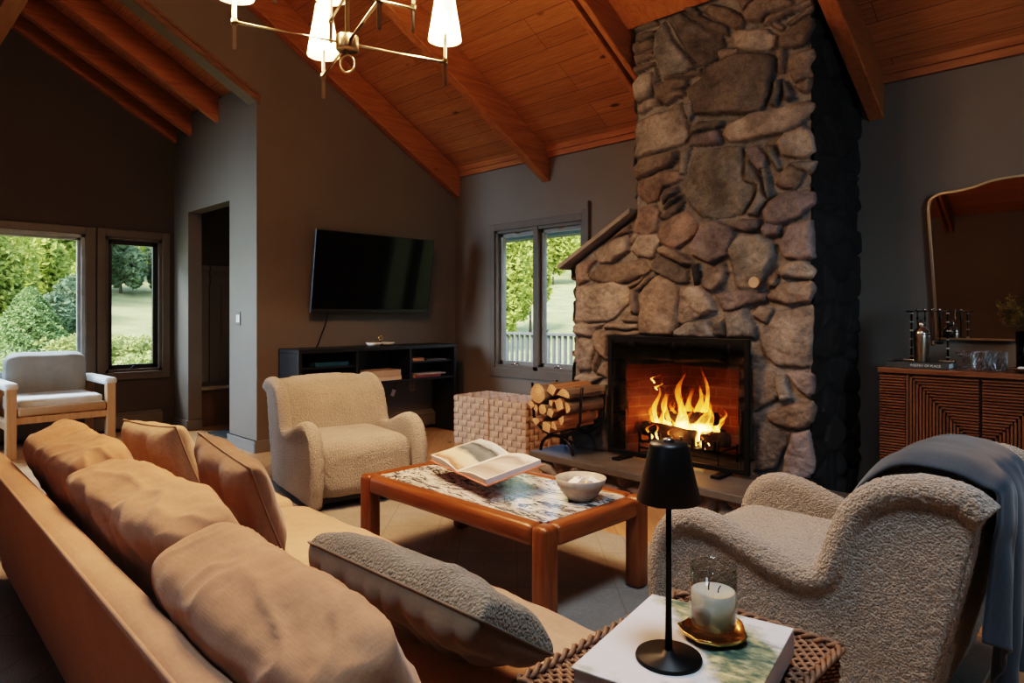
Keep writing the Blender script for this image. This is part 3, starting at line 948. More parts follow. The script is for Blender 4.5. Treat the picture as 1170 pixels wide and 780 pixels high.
# sloped shoulder cap
bm = nb()
add_prism(bm, [(-3.475, 1.575), (-2.80, 1.95), (-2.80, 1.985), (-3.49, 1.605)], 'y', 4.01, 4.93)
fixn(bm); bevel_all(bm, .004, 1)
fp('shoulder_cap', bm, mat('weathered_cap', (.21, .185, .16), .55, var=.2, vs=10, bump=.2, bs=60))

# firebox
FB = dict(bx0=-2.74, bx1=-2.16, by=4.62)
def quad(bm, a, b, c, d): bm.faces.new([bm.verts.new(p) for p in (a, b, c, d)])
bm = nb(); quad(bm, (FB['bx0'], FB['by'], FZ0), (FB['bx1'], FB['by'], FZ0), (FB['bx1'], FB['by'], 1.1), (FB['bx0'], FB['by'], 1.1)); fp('firebox_back', bm, M_BRICKX)
bm = nb(); quad(bm, (FX0 - .01, 4.085, FZ0), (FB['bx0'], FB['by'], FZ0), (FB['bx0'], FB['by'], 1.1), (FX0 - .01, 4.085, 1.1)); fp('firebox_side', bm, M_BRICKY)
bm = nb(); quad(bm, (FX1 + .01, 4.085, FZ0), (FB['bx1'], FB['by'], FZ0), (FB['bx1'], FB['by'], 1.1), (FX1 + .01, 4.085, 1.1)); fp('firebox_side', bm, M_BRICKY)
M_SOOT = mat('soot_black', (.018, .016, .015), .9, bump=.3, bs=40)
bm = nb(); add_box(bm, FX0 - .02, FX1 + .02, 4.09, 4.66, 1.1, 1.14); add_box(bm, FX0 - .02, FX1 + .02, 4.10, 4.16, .90, 1.12); fp('smoke_shelf', bm, M_SOOT)
bm = nb(); add_box(bm, FX0 - .05, FX1 + .05, 4.0, 4.66, FZ0 - .03, FZ0 + .004); fp('firebox_floor', bm, M_SOOT)

# hearth: bluestone slab on a rubble base
bm = nb()
pts = [(-3.46, 3.66), (-3.2, 3.645), (-2.8, 3.63), (-2.3, 3.60), (-1.9, 3.59), (-1.45, 3.57), (-1.33, 3.60), (-1.33, 4.08), (-3.46, 4.08)]
add_prism(bm, pts, 'z', .155, .205)
fixn(bm); bevel_all(bm, .008, 2)
fp('hearth_slab', bm, M_SLATE)
gu, gv = np.meshgrid(-3.36 + np.arange(int(2.0 / .012)) * .012, np.arange(14) * .012, indexing='xy')
h, c = voronoi_relief(gu, gv, 21, .17, 1.3)
V = np.stack([gu + 2.45, 3.70 - h * 1.2 - 4.1, gv], -1).reshape(-1, 3)
np_obj('hearth_base', V, grid_faces(gu.shape[1], gu.shape[0]), M_STONE, fire_place, True, np.concatenate([c.reshape(-1, 3), np.ones((gu.size, 1))], 1))
# survey disc set in one stone
x, z = at(863, 322.5, 4.04)
bm = nb(); add_tube(bm, [(x, 4.055, z), (x, 4.018, z)], .034, 20); fp('inset_disc', bm, mat('pale_disc', (.36, .27, .19), .6, bump=.2))

# ------------------------------------------------------------------ fire screen
SX0, SX1, SY = -2.955, -1.885, 3.975
t = thing('fire_screen', 'black steel framed fire screen standing on the hearth', 'fire screen', ((SX0 + SX1) / 2, SY, .2065))
hw, hh, fw = (SX1 - SX0) / 2, .862, .032
bm = nb()
add_box(bm, -hw, -hw + fw, -.012, .012, .018, hh, .003); add_box(bm, hw - fw, hw, -.012, .012, .018, hh, .003)
add_box(bm, -hw + fw, hw - fw, -.012, .012, .018, .018 + fw, .003); add_box(bm, -hw + fw, hw - fw, -.012, .012, hh - fw, hh, .003)
obj('screen_frame', bm, M_BLACK, t)
bm = nb(); add_box(bm, -hw + fw, hw - fw, -.002, .002, .05, hh - fw); obj('screen_pane', bm, M_SCREEN, t)
for s in (-1, 1):
    bm = nb(); add_box(bm, s * (hw - .16) - .03, s * (hw - .16) + .03, -.14, .035, 0, .018, .003); obj('foot', bm, M_BLACK, t)

# ------------------------------------------------------------------ grate, burning logs and flames
t = thing('fire_grate', 'black iron grate with upright bars in the firebox', 'grate', (-2.49, 4.27, .205))
bm = nb()
for y in (-.13, .10): add_tube(bm, [(-.30, y, .10), (.32, y, .10)], .010, 6)
add_tube(bm, [(-.30, -.15, .055), (.32, -.15, .055)], .009, 6)
add_tube(bm, [(-.30, -.15, .185), (-.30, -.15, .0)], .011, 6); add_tube(bm, [(.32, -.15, .185), (.32, -.15, .0)], .011, 6)
add_tube(bm, [(-.30, .12, .12), (-.30, .12, .0)], .011, 6); add_tube(bm, [(.32, .12, .12), (.32, .12, .0)], .011, 6)
obj('frame', bm, M_BLACK, t)
for i in range(8):
    x = -.28 + i * .083
    bm = nb(); add_tube(bm, [(x, .11, .10), (x, -.14, .095), (x, -.165, .11), (x, -.17, .18)], .011, 6); obj('bar', bm, M_BLACK, t)

def log_mesh(L, r, seed, split=0, seg=14):
    """round log (split=0) or a split wedge; axis along +y, end faces get material 1"""
    rg = random.Random(seed)
    bm = nb()
    if split == 0:
        prof = [(math.cos(2 * PI * k / seg), math.sin(2 * PI * k / seg)) for k in range(seg)]
    elif split == 1:     # quarter
        prof = [(0, 0)] + [(math.cos(a), math.sin(a)) for a in np.linspace(0, PI / 2, 6)]
        prof = [(p[0] - .4, p[1] - .4) for p in prof]
    elif split == 2:     # half
        prof = [(math.cos(a), math.sin(a)) for a in np.linspace(0, PI, 8)]
        prof = [(p[0], p[1] - .4) for p in prof]
    else:                # squarish billet
        prof = [(-.8, -.6), (.6, -.75), (.85, .45), (-.1, .8), (-.75, .55)]
    prof = [(p[0] * r * rg.uniform(.92, 1.08), p[1] * r * rg.uniform(.92, 1.08)) for p in prof]
    rings = []
    m = 7
    for i in range(m):
        y = -L / 2 + L * i / (m - 1)
        bx, bz = rg.uniform(-.05, .05) * r, rg.uniform(-.05, .05) * r
        rings.append([bm.verts.new((p[0] * rg.uniform(.95, 1.05) + bx, y, p[1] * rg.uniform(.95, 1.05) + bz)) for p in prof])
    k = len(prof)
    for i in range(m - 1):
        for j in range(k):
            f = bm.faces.new((rings[i][j], rings[i][(j + 1) % k], rings[i + 1][(j + 1) % k], rings[i + 1][j]))
            f.smooth = split == 0
    f = bm.faces.new(rings[0]); f.material_index = 1
    f = bm.faces.new(rings[-1][::-1]); f.material_index = 1
    return fixn(bm)

def charred():
    t = NT('charred_log')
    n = t.noise(9, 6, .65); v = t.n('TexVoronoi', inp={'Vector': t.co(), 'Scale': 26.0}).outputs['Distance']
    c = t.ramp(n, [(.35, (.014, .010, .008)), (.6, (.06, .032, .018)), (.75, (.14, .085, .05))])
    g = t.noise(1.0, 6, .7, t.mapping(scale=(30, 5, 30)), .8)
    c = t.mix(1.0, c, t.ramp(g, [(.3, (.35, .35, .35)), (.7, (1.2, 1.2, 1.2))]), 'MULTIPLY')
    e = t.ramp(t.math('ADD', g, t.math('MULTIPLY', n, .35)), [(.84, (0, 0, 0)), (.95, (1.0, .20, .02))])
    return t.done(t.bsdf(c, .9, 0, t.bump(t.math('ADD', g, t.math('MULTIPLY', v, .3)), .8, .02), **{'Emission Color': e, 'Emission Strength': 1.2}))
M_CHAR = charred()
M_EMBER = None
burn = [(-.09, -.075, .155, 88, .055, .42, 'dark charred log lying along the front of the grate'),
        (.222, -.055, .152, 84, .048, .19, 'short glowing charred log at the grate front beside the longer one'),
        (-.02, .088, .156, 92, .052, .50, 'charred log lying behind the front logs on the grate'),
        (.03, .005, .268, 86, .045, .40, 'burning log balanced on top of the other logs in the fire')]
for i, (x, y, z, rz, r, L, lab) in enumerate(burn):
    o = obj('burning_log', log_mesh(L, r, 40 + i, 0), [M_CHAR, M_CHAR])
    o.location = (-2.49 + x * 1.12, 4.27 + y, .205 + z + .02); o.rotation_euler = (R(3) * (-1) ** i, 0, R(rz))
    tag(o, lab, 'log', 'burning logs on the grate')

def flame_mat():
    t = NT('flame')
    g = t.n('Attribute', attribute_name='Col').outputs['Color']
    hgt, core, _ = t.sep(g)
    n = t.noise(16, 4, .6, t.mapping(scale=(1.6, 1.6, .55)), .8)
    heat = t.math('SUBTRACT', t.math('ADD', t.math('MULTIPLY', t.math('SUBTRACT', 1.0, hgt), .85), t.math('MULTIPLY', n, .75)), .38)
    col = t.ramp(heat, [(0, (.25, .03, .0)), (.22, (1.0, .20, .012)), (.5, (1.0, .42, .06)), (.8, (1.0, .66, .22))])
    st = t.math('MULTIPLY', t.math('POWER', t.math('MAXIMUM', heat, 0.0), 1.15), 7.5)
    e = t.n('Emission', inp={'Color': col, 'Strength': st}).outputs[0]
    tr = t.n('BsdfTransparent').outputs[0]
    return t.done(t.n('AddShader', inp={0: e, 1: tr}).outputs[0])
rg = random.Random(11)
vs, fs, cs = [], [], []
def tongue(x, y, z, h, w, lean, seed):
    r_ = random.Random(seed)
    n, seg = 18, 8
    ph, fq, am = r_.uniform(0, 6), r_.uniform(5, 10), r_.uniform(.012, .03)
    base = len(vs)
    for i in range(n + 1):
        u = i / n
        rad = w * (math.sin(min(1, u * 3.2) * PI / 2) * .75 + .25) * (1 - u) ** .85 * (1 + .22 * math.sin(u * 13 + ph)) + .0008
        cx = x + lean * u * u + am * math.sin(u * fq + ph) * (u + .15) * 1.3
        cy = y + am * .6 * math.cos(u * fq * .8 + ph) * u
        for k in range(seg):
            a = 2 * PI * k / seg
            vs.append((cx + rad * math.cos(a), cy + rad * .55 * math.sin(a), z + h * u))
            cs.append((u, 0, 0, 1))
    for i in range(n):
        for k in range(seg):
            fs.append((base + i * seg + k, base + i * seg + (k + 1) % seg, base + (i + 1) * seg + (k + 1) % seg, base + (i + 1) * seg + k))
# (x offset from the fire's middle, height, width) read off the photograph
main = [(-.235, .20, .030, .0), (-.205, .34, .030, -.02), (-.15, .30, .042, -.03), (-.115, .23, .030, .03), (-.075, .28, .026, -.02), (-.03, .22, .04, -.03),
        (.02, .40, .055, .01), (.06, .33, .050, -.02), (.10, .36, .042, .02), (.145, .26, .05, .0), (.175, .43, .034, .01), (.20, .30, .056, .02),
        (.235, .25, .040, .01), (.265, .17, .032, .01), (-.18, .15, .045, .02), (.0, .16, .06, .0), (.12, .18, .07, .02), (.215, .2, .06, -.01)]
for i, (x, h_, w, l) in enumerate(main):
    tongue(x, -.02 + rg.uniform(-.05, .06), .125, h_ * 1.22, w, l, i)
    if w > .034: tongue(x + rg.uniform(-.012, .012), rg.uniform(-.05, .05), .125, h_ * .8, w * .62, l * .6, 100 + i)
for i in range(16):   # slender tongues filling the body of the fire
    tongue(-.22 + i * .031, rg.uniform(-.06, .08), .13, rg.uniform(.16, .36), rg.uniform(.014, .026), rg.uniform(-.04, .04), 500 + i)
for i in range(14):   # little licks between the logs
    tongue(rg.uniform(-.22, .27), rg.uniform(-.14, -.06), rg.uniform(.09, .13), rg.uniform(.05, .13), rg.uniform(.010, .02), rg.uniform(-.03, .03), 300 + i)
for i in range(2):    # torn-off wisps
    tongue(-.24 + i * .03, 0, .50 - .05 * i, .07, .013, .02, 400 + i)
fl = np_obj('fire_flames', np.array(vs), np.array(fs), flame_mat(), None, True, np.array(cs))
fl.location = (-2.525, 4.27, .215)
tag(fl, 'bright orange and yellow flames rising from the burning logs', 'fire', kind='stuff')

# ------------------------------------------------------------------ log rack and firewood
RX0, RX1 = -3.435, -3.015
rcx = (RX0 + RX1) / 2
rack = thing('log_rack', 'black curved iron log rack standing on the hearth', 'log rack', (rcx, 3.865, .2200))
hwR = (RX1 - RX0) / 2 + .02
def ucurve(y):
    pts = [(-hwR - .01, y, .49), (-hwR, y, .40), (-hwR + .005, y, .30)]
    for k in range(1, 12):
        a = PI + PI * k / 12
        pts.append((math.cos(a) * hwR, y, .285 + math.sin(a) * .165))
    pts += [(hwR - .005, y, .30), (hwR, y, .40), (hwR + .01, y, .49)]
    return pts
for y in (-.16, .12):
    bm = nb(); add_tube(bm, ucurve(y), .0105, 8); obj('hoop', bm, M_BLACK, rack)
    bm = nb(); add_tube(bm, [(math.cos(a) * .155, y, math.sin(a) * .125 - .002 + .0) for a in np.linspace(.0, PI, 13)], .0115, 8); obj('leg', bm, M_BLACK, rack)
for s in (-1, 1):
    bm = nb(); add_tube(bm, [(s * hwR, -.16, .415), (s * hwR, .12, .415)], .008, 6); obj('side_rail', bm, M_BLACK, rack)
    bm = nb(); add_tube(bm, [(s * .08, -.16, .125), (s * .08, .12, .125)], .008, 6); obj('lower_rail', bm, M_BLACK, rack)
def logend():
    t = NT('log_end_grain')
    x, y, z = t.sep(t.co())
    r_ = t.math('SQRT', t.math('ADD', t.math('MULTIPLY', x, x), t.math('MULTIPLY', z, z)))
    w = t.math('SINE', t.math('ADD', t.math('MULTIPLY', r_, 420.0), t.math('MULTIPLY', t.noise(8, 3), 6.0)))
    c = t.ramp(t.math('ADD', t.math('MULTIPLY', w, .12), t.noise(9, 4)), [(.35, (.36, .20, .10)), (.65, (.60, .41, .24))])
    return t.done(t.bsdf(c, .85, 0, t.bump(t.noise(60, 4), .3, .006)))
M_LOGEND = logend()
M_LOGBARK = grain_wood('firewood_bark', [(.045, .032, .024), (.12, .085, .06), (.25, .205, .165)], 1, .9, .7, .6)
M_LOGSPLIT = grain_wood('firewood_split', [(.13, .055, .025), (.25, .125, .06), (.40, .235, .13)], 1, .85, 1.0, .5)
# x, z relative to rack (height above hearth), radius, split type, roll, material, label
FW = [(-.085, .425, .072, 0, 0, 'b', 'thick round pale-ended log, topmost on the left of the rack'),
      (.045, .468, .048, 3, 20, 's', 'squarish split log lying on top of the pile next to the thick round log'),
      (.150, .448, .056, 2, 10, 'b', 'grey barked half log on top of the pile beside the rack upright'),
      (-.166, .347, .034, 3, 40, 's', 'small pale block of firewood resting against the left hoop'),
      (-.042, .318, .036, 0, 0, 'b', 'small round log in the middle of the firewood pile'),
      (-.112, .318, .042, 1, 30, 's', 'pale wedge of split wood just under the thick round log'),
      (.030, .372, .036, 1, 200, 's', 'thin pale wedge pointing upward in the middle of the pile'),
      (.035, .300, .038, 3, 15, 's', 'short pale billet below the thin wedge'),
      (.115, .365, .050, 3, 60, 's', 'rough splintered billet near the upright of the rack'),
      (-.115, .225, .058, 1, -40, 's', 'orange split quarter log low at the curve of the rack'),
      (-.018, .195, .048, 3, 5, 's', 'orange split log with a knot at the bottom of the pile'),
      (.066, .210, .050, 1, 10, 's', 'brown triangular split log at the bottom of the rack'),
      (.135, .260, .052, 1, 60, 's', 'dark reddish quarter log in the lower curve of the rack'),
      (.185, .350, .040, 2, 80, 'b', 'dark barked log pressed against the upright of the rack')]
for i, (x, z, r, sp, roll, m, lab) in enumerate(FW):
    o = obj('firewood_log', log_mesh(.385 + .015 * (i % 3), r, 70 + i, sp), [M_LOGBARK if m == 'b' else M_LOGSPLIT, M_LOGEND])
    o.location = (rcx + x, 3.798 + .008 * (i % 3), .219 + z); o.rotation_euler = (0, R(roll), R(((i * 37) % 7 - 3) * .7))
    tag(o, lab, 'log', 'firewood logs in the rack')
# ------------------------------------------------------------------ furniture
from mathutils import noise as mnoise

def wobj(name, bm, mat, parent, **k):
    """mesh given in world coordinates, stored relative to its (unrotated) thing"""
    bmesh.ops.translate(bm, vec=-Vector(parent.location), verts=bm.verts)
    return obj(name, bm, mat, parent, **k)

def clouds(name, size, depth=2):
    t = bpy.data.textures.new(name, 'CLOUDS'); t.noise_scale = size; t.noise_depth = depth
    return t
TX_CURL = clouds('curl', .022, 1)
TX_CURL2 = clouds('curl_coarse', .0105, 1)
TX_SOFT = clouds('soft', .12, 2)

def organic(o, voxel, smooth=8, disp=0.0, tex=None, soft=0.0):
    m = o.modifiers.new('remesh', 'REMESH'); m.mode = 'VOXEL'; m.voxel_size = voxel; m.use_smooth_shade = True
    if smooth:
        m = o.modifiers.new('smooth', 'SMOOTH'); m.factor = .5; m.iterations = smooth
    if soft:
        m = o.modifiers.new('soft', 'DISPLACE'); m.texture = TX_SOFT; m.strength = soft; m.texture_coords = 'LOCAL'; m.mid_level = .5
    if disp:
        m = o.modifiers.new('curl', 'DISPLACE'); m.texture = tex or TX_CURL; m.strength = disp; m.texture_coords = 'LOCAL'; m.mid_level = .5
    return o

def rbox(bm, c, s, bev, rot=(0, 0, 0), seg=4):
    m = Matrix.Translation(Vector(c)) @ Euler(rot).to_matrix().to_4x4()
    add_box(bm, -s[0] / 2, s[0] / 2, -s[1] / 2, s[1] / 2, -s[2] / 2, s[2] / 2, bev, seg, m)

def smooth_path(pts, n=6):
    """Catmull-Rom through the points"""
    P = [Vector(p) for p in pts]; out = []
    for i in range(len(P) - 1):
        p0, p1, p2, p3 = P[max(i - 1, 0)], P[i], P[i + 1], P[min(i + 2, len(P) - 1)]
        for k in range(n):
            t = k / n
            out.append(.5 * ((2 * p1) + (-p0 + p2) * t + (2 * p0 - 5 * p1 + 4 * p2 - p3) * t * t + (-p0 + 3 * p1 - 3 * p2 + p3) * t ** 3))
    out.append(P[-1]); return out

def armchair(label, loc, rz, m, voxel, curl, tex):
    """deep low armchair: arms roll forward to the floor, the thick back runs the full width"""
    t = thing('armchair', label, 'armchair', loc, rz, None)
    W = .392
    rim = [(.450, .05), (.478, .20), (.480, .36), (.445, .475), (.37, .528), (.27, .525), (.15, .485), (.04, .447), (-.055, .440), (-.105, .480),
           (-.135, .57), (-.175, .665), (-.245, .730), (-.34, .758), (-.435, .752), (-.49, .715)]
    rimp = smooth_path([(x, 0, z) for x, z in rim], 4)
    for s in (-1, 1):
        bm = nb()
        poly = [(p.x - .015, p.z - .02) for p in rimp] + [(-.475, .60), (-.435, .40), (-.385, .20), (-.345, .05)]
        add_prism(bm, poly, 'y', s * (W - .085), s * (W - .014))
        fixn(bm)
        add_tube(bm, [(p.x - .022, s * (W - .038), p.z - .030) for p in rimp], [.038 + .008 * min(1, i / 8) for i in range(len(rimp))], 12)
        organic(obj('arm', bm, m, t), voxel, 4, curl, tex)
    bm = nb()
    rbox(bm, (.10, 0, .30), (.74, .62, .26), .10)
    rbox(bm, (.30, 0, .24), (.34, .62, .34), .09)
    rbox(bm, (.05, 0, .13), (.70, .68, .13), .03)
    organic(obj('seat', bm, m, t), voxel, 6, curl, tex)
    bm = nb()
    prof = [(-.09, .30), (-.10, .44), (-.135, .56), (-.185, .66), (-.26, .735), (-.35, .765), (-.44, .752), (-.495, .70), (-.475, .56), (-.43, .36), (-.38, .16), (-.345, .06), (-.15, .06)]
    for y0, y1, k in ((-.325, .325, 1.0), (-.23, .23, 1.028), (-.12, .12, 1.042)):
        add_prism(bm, [(x, .30 + (z - .30) * k) for x, z in prof], 'y', y0, y1)
    add_prism(bm, [(x - .012 if x > -.3 else x, z - .012) for x, z in prof], 'y', -.362, .362)
    fixn(bm)
    organic(obj('backrest', bm, m, t), voxel, 14, curl, tex)
    bm = nb(); add_box(bm, -.30, .40, -.33, .33, .045, .08); obj('base', bm, M_BLACKW, t)
    for sx, sy in ((.36, -.30), (.36, .30), (-.27, -.30), (-.27, .30)):
        bm = nb(); add_lathe(bm, [(.022, .0), (.028, .05)], 12, (sx, sy, 0)); obj('foot', bm, M_BLACKW, t)
    return t

armchair('cream boucle armchair in front of the black console, its seat empty', (-4.09, 2.47, .012), R(-9), M_BOUCLE, .012, .006, TX_CURL)
chair2 = armchair('shaggy oatmeal boucle armchair with a blue blanket over its back', (-.865, 2.445, .012), PI, M_BOUCLE2, .0062, .0085, TX_CURL2)

# blanket over the near armchair's back (chair2 faces -x)
def blanket():
    path = smooth_path([(-.118, .56), (-.158, .66), (-.215, .745), (-.285, .795), (-.36, .806), (-.445, .792), (-.505, .738), (-.512, .62), (-.500, .46), (-.49, .28), (-.48, .12)], 5)
    path = [(p.x - (.012 if p.x < -.4 else 0), p.y + .001) for p in path]
    L = len(path); nw = 30
    bm = nb(); g = []
    for i, (x, z) in enumerate(path):
        u = i / (L - 1); row = []
        for k in range(nw):
            w = k / (nw - 1)
            spread = 1.0 - .18 * max(0, u - .5)
            y = .296 - w * .42 * (1 + .05 * math.sin(u * 5)) * spread
            hang = max(0, (u - .5) / .5)
            fold = math.sin(w * 15 + u * 2) * .022 * hang + .012 * math.sin(w * 31 + 1) * hang
            sag = .006 * mnoise.noise(Vector((x * 9, y * 9, z * 9)))
            drop = -.0
            zz = z
            if u > .55: zz = z + (1 - min(1, w * 1.8)) * .22 * ((u - .55) / .45) + .03 * math.sin(w * 9) * hang
            lowx = -.02 * hang
            if u > .48: xx = x + fold + lowx
            else: xx = x
            e_ = max(0.0, (abs(y) - .19) / .11)
            arch = -.032 * e_ * e_ * (1 - hang)
            row.append(bm.verts.new((xx + sag, y, zz + arch + sag)))
        g.append(row)
    for i in range(L - 1):
        for k in range(nw - 1):
            f = bm.faces.new((g[i][k], g[i][k + 1], g[i + 1][k + 1], g[i + 1][k])); f.smooth = True
    fixn(bm)
    o = obj('blanket', bm, M_BLUE)
    m = o.modifiers.new('thick', 'SOLIDIFY'); m.thickness = .012; m.offset = 1
    m = o.modifiers.new('sub', 'SUBSURF'); m.levels = 1; m.render_levels = 1
    o.location = chair2.location; o.rotation_euler = (0, 0, PI)
    return tag(o, 'dark blue wool blanket draped over the back of the shaggy armchair', 'blanket')
blanket()

# ---------------- sofa
def cushion(size, n=5.0, seed=0, wr=.012, res=(56, 22, 24), sag=0.0, ears=0.0, wscale=(3, 3, 3), bulge=.10):
    """rounded soft block centred at the origin"""
    nx_, ny_, nz_ = res
    sx, sy, sz = [s / 2 for s in size]
    bm = nb(); cache = {}
    def vert(i, j, k):
        key = (i, j, k)
        if key in cache: return cache[key]
        p = Vector((2 * i / nx_ - 1, 2 * j / ny_ - 1, 2 * k / nz_ - 1))
        # anisotropic superellipsoid: blend each axis with its own reach
        rr = (abs(p.x) ** n + abs(p.y) ** n + abs(p.z) ** n) ** (1 / n)
        q = p / rr
        m = (1 - abs(p.x) ** 4), (1 - abs(p.z) ** 4)
        # p-norm in metric units so that corner radii are even
        X, Y, Z = q.x * sx, q.y * sy, q.z * sz
        Y *= 1 + bulge * m[0] * m[1] - bulge * .6
        X *= 1 + ears * abs(q.z) ** 3 * .5
        if q.z > 0: Z += ears * .12 * abs(q.x) ** 5 - sag * (1 - q.x * q.x) * q.z
        v = Vector((X, Y, Z))
        s1 = mnoise.fractal(Vector((v.x * wscale[0] + seed * 7, v.y * wscale[1], v.z * wscale[2])), 1.0, 2.0, 4)
        rid = 1 - abs(mnoise.noise(Vector((v.x * 5 + seed * 3.1 + .4 * s1, v.y * 9, v.z * 7)))) * 2.2
        d = wr * (s1 * 1.1 + .55 * max(0, rid) ** 3)
        nrm = Vector((q.x ** 3 / sx, q.y ** 3 / sy, q.z ** 3 / sz))
        if nrm.length > 1e-9: nrm.normalize()
        v += nrm * d
        cache[key] = bm.verts.new(v)
        return cache[key]
    def face(f, a, b):
        for i in range(a):
            for j in range(b):
                q = bm.faces.new((vert(*f(i, j)), vert(*f(i + 1, j)), vert(*f(i + 1, j + 1)), vert(*f(i, j + 1)))); q.smooth = True
    face(lambda i, j: (i, j, 0), nx_, ny_); face(lambda i, j: (i, j, nz_), nx_, ny_)
    face(lambda i, j: (i, 0, j), nx_, nz_); face(lambda i, j: (i, ny_, j), nx_, nz_)
    face(lambda i, j: (0, i, j), ny_, nz_); face(lambda i, j: (nx_, i, j), ny_, nz_)
    return fixn(bm)

SF0, SF1 = -3.78, -.835
sofa = thing('sofa', 'long camel three-seat sofa seen from behind its low back', 'sofa', ((SF0 + SF1) / 2, .95, .012))
bm = nb()
add_prism(bm, [(.505, .07), (.60, .07), (.60, .30), (.515, .585), (.490, .607), (.440, .607), (.425, .592), (.432, .56)], 'x', SF0, SF1)
fixn(bm); bevel_all(bm, .012, 2, 40)
o = wobj('back_frame', bm, M_SOFA, sofa, smooth=True, angle=40)
bm = nb()   # piping along the outer top edge and down the end
add_tube(bm, smooth_path([(SF0 + .004, .510, .10), (SF0 - .001, .434, .57), (SF0 + .012, .428, .602), (SF0 + .06, .427, .602), (-2.9, .426, .602), (-1.9, .426, .602), (SF1 - .02, .426, .602)], 4), .0055, 6)
wobj('piping', bm, M_SOFA, sofa)
bm = nb(); add_box(bm, SF0 + .02, SF1 - .01, .602, 1.37, .07, .255, .02, 2); wobj('seat_base', bm, M_SOFA, sofa)
SB = [SF0 + .06, -2.70, -1.71, SF1]
for i in range(3):
    a, b = SB[i], SB[i + 1]
    bm = cushion((b - a - .004, .80, .185), 9, 20 + i, .008, (40, 30, 10), 0, 0, (3, 3, 3), 0)
    for v in bm.verts:     # crown the top a little
        if v.co.z > 0:
            v.co.z += .022 * (1 - (v.co.x / ((b - a) / 2)) ** 4) * (1 - (v.co.y / .42) ** 4)
    bmesh.ops.translate(bm, vec=((a + b) / 2, 1.02, .325), verts=bm.verts)
    wobj('seat_cushion', bm, M_SEAT, sofa)
BC = [(-3.56, -2.69, .690, .345, .225, 21, 2.0, -.015), (-2.70, -1.685, .678, .345, .225, 21, 2.5, -.024), (-1.695, -.87, .648, .335, .22, 22, -1.0, -.040)]
for i, (a, b, yc, hgt, th, lean, rz, dz) in enumerate(BC):
    bm = cushion((b - a, th, hgt), 5.0, 3 + i * 5, .017, (72, 26, 34), .012, .06, (3.0, 3.2, 3.2), .06)
    m = Matrix.Translation(((a + b) / 2, yc, .595 + dz)) @ Matrix.Rotation(R(rz), 4, 'Z') @ Matrix.Rotation(R(lean), 4, 'X')
    bmesh.ops.transform(bm, matrix=m, verts=bm.verts)
    o = wobj('back_cushion', bm, M_CUSH, sofa)
for x in (SF0 + .12, SF1 - .12):
    for y in (.60, 1.30):
        bm = nb(); add_box(bm, x - .03, x + .03, y - .03, y + .03, .0125, .07); wobj('foot', bm, M_BLACKW, sofa)
sofa.rotation_euler.z = R(-1.3)

def pillow(w, h, th, seed, wr=.010, n=34, pleat=0.0, puff=.55):
    """two-sided throw pillow in its xz plane, thickness along y, pinched edge; front faces (-y) get material 1"""
    bm = nb(); G = {}
    for side in (0, 1):
        for i in range(n + 1):
            for k in range(n + 1):
                u, v = 2 * i / n - 1, 2 * k / n - 1
                edge = i in (0, n) or k in (0, n)
                if edge and side: continue
                pin = 1 - .075 * (abs(u) ** 2 * 0 + (1 - v * v) * abs(u) ** 6) ; pin2 = 1 - .075 * (1 - u * u) * abs(v) ** 6
                x = u * w / 2 * (1 - .06 * (1 - v * v) ** 1 * abs(u) ** 3)
                z = v * h / 2 * (1 - .06 * (1 - u * u) ** 1 * abs(v) ** 3)
                t = ((1 - u ** 4) * (1 - v ** 4)) ** puff * th / 2
                p = Vector((x * 6 + seed, z * 6, side * 5))
                t *= 1 + .25 * mnoise.noise(p)
                wk = wr * (mnoise.fractal(Vector((x * 9 + seed, z * 5, side)), 1, 2, 3)) * min(1, t / (.3 * th / 2 + 1e-6))
                if pleat and not side: wk += pleat * abs(math.sin(x * 40 + .6 * math.sin(x * 17))) * min(1, t / (.25 * th)) - pleat * .6
                y = (t + wk) * (1 if side else -1)
                if edge: y = .004 * mnoise.noise(p)
                G[side, i, k] = bm.verts.new((x, y, z))
    def gv(s, i, k): return G[0, i, k] if (i in (0, n) or k in (0, n)) else G[s, i, k]
    for s in (0, 1):
        for i in range(n):
            for k in range(n):
                f = bm.faces.new((gv(s, i, k), gv(s, i + 1, k), gv(s, i + 1, k + 1), gv(s, i, k + 1))); f.smooth = True
                f.material_index = 1 - s
    return fixn(bm)

def throw(label, w, h, th, seed, mats, loc, rot, group='throw pillows on the sofa', pleat=0.0, puff=.55):
    o = obj('throw_pillow', pillow(w, h, th, seed, n=64 if pleat else 40, pleat=pleat, puff=puff), mats)
    o.location = loc; o.rotation_euler = rot
    edge = []
    bm = nb()
    n = 34
    for i in range(-17, 18): edge.append((i / 17 * w / 2, -1))
    path = [(u * w / 2, 0, -h / 2 * (1 - .06 * (1 - u * u))) for u in np.linspace(-1, 1, 14)] + [(w / 2 * (1 - .06 * (1 - v * v)), 0, v * h / 2) for v in np.linspace(-1, 1, 14)][1:]
    path += [(u * w / 2, 0, h / 2 * (1 - .06 * (1 - u * u))) for u in np.linspace(1, -1, 14)][1:] + [(-w / 2 * (1 - .06 * (1 - v * v)), 0, v * h / 2) for v in np.linspace(1, -1, 14)][1:-1]
    add_tube(bm, path, .0035, 5, closed=True)
    obj('piping', bm, mats[1], o)
    return tag(o, label, 'pillow', group)
throw('plain brown satin throw pillow leaning on the middle sofa cushion', .56, .32, .15, 1.0, [M_BROWN, M_BROWN], (-2.31, .985, .618), (R(21), R(4), R(-5)))
throw('tan woven throw pillow at the far end of the sofa', .56, .33, .15, 4.0, [M_TAN, M_TAN], (-3.02, .975, .620), (R(21), R(-3), R(3)))
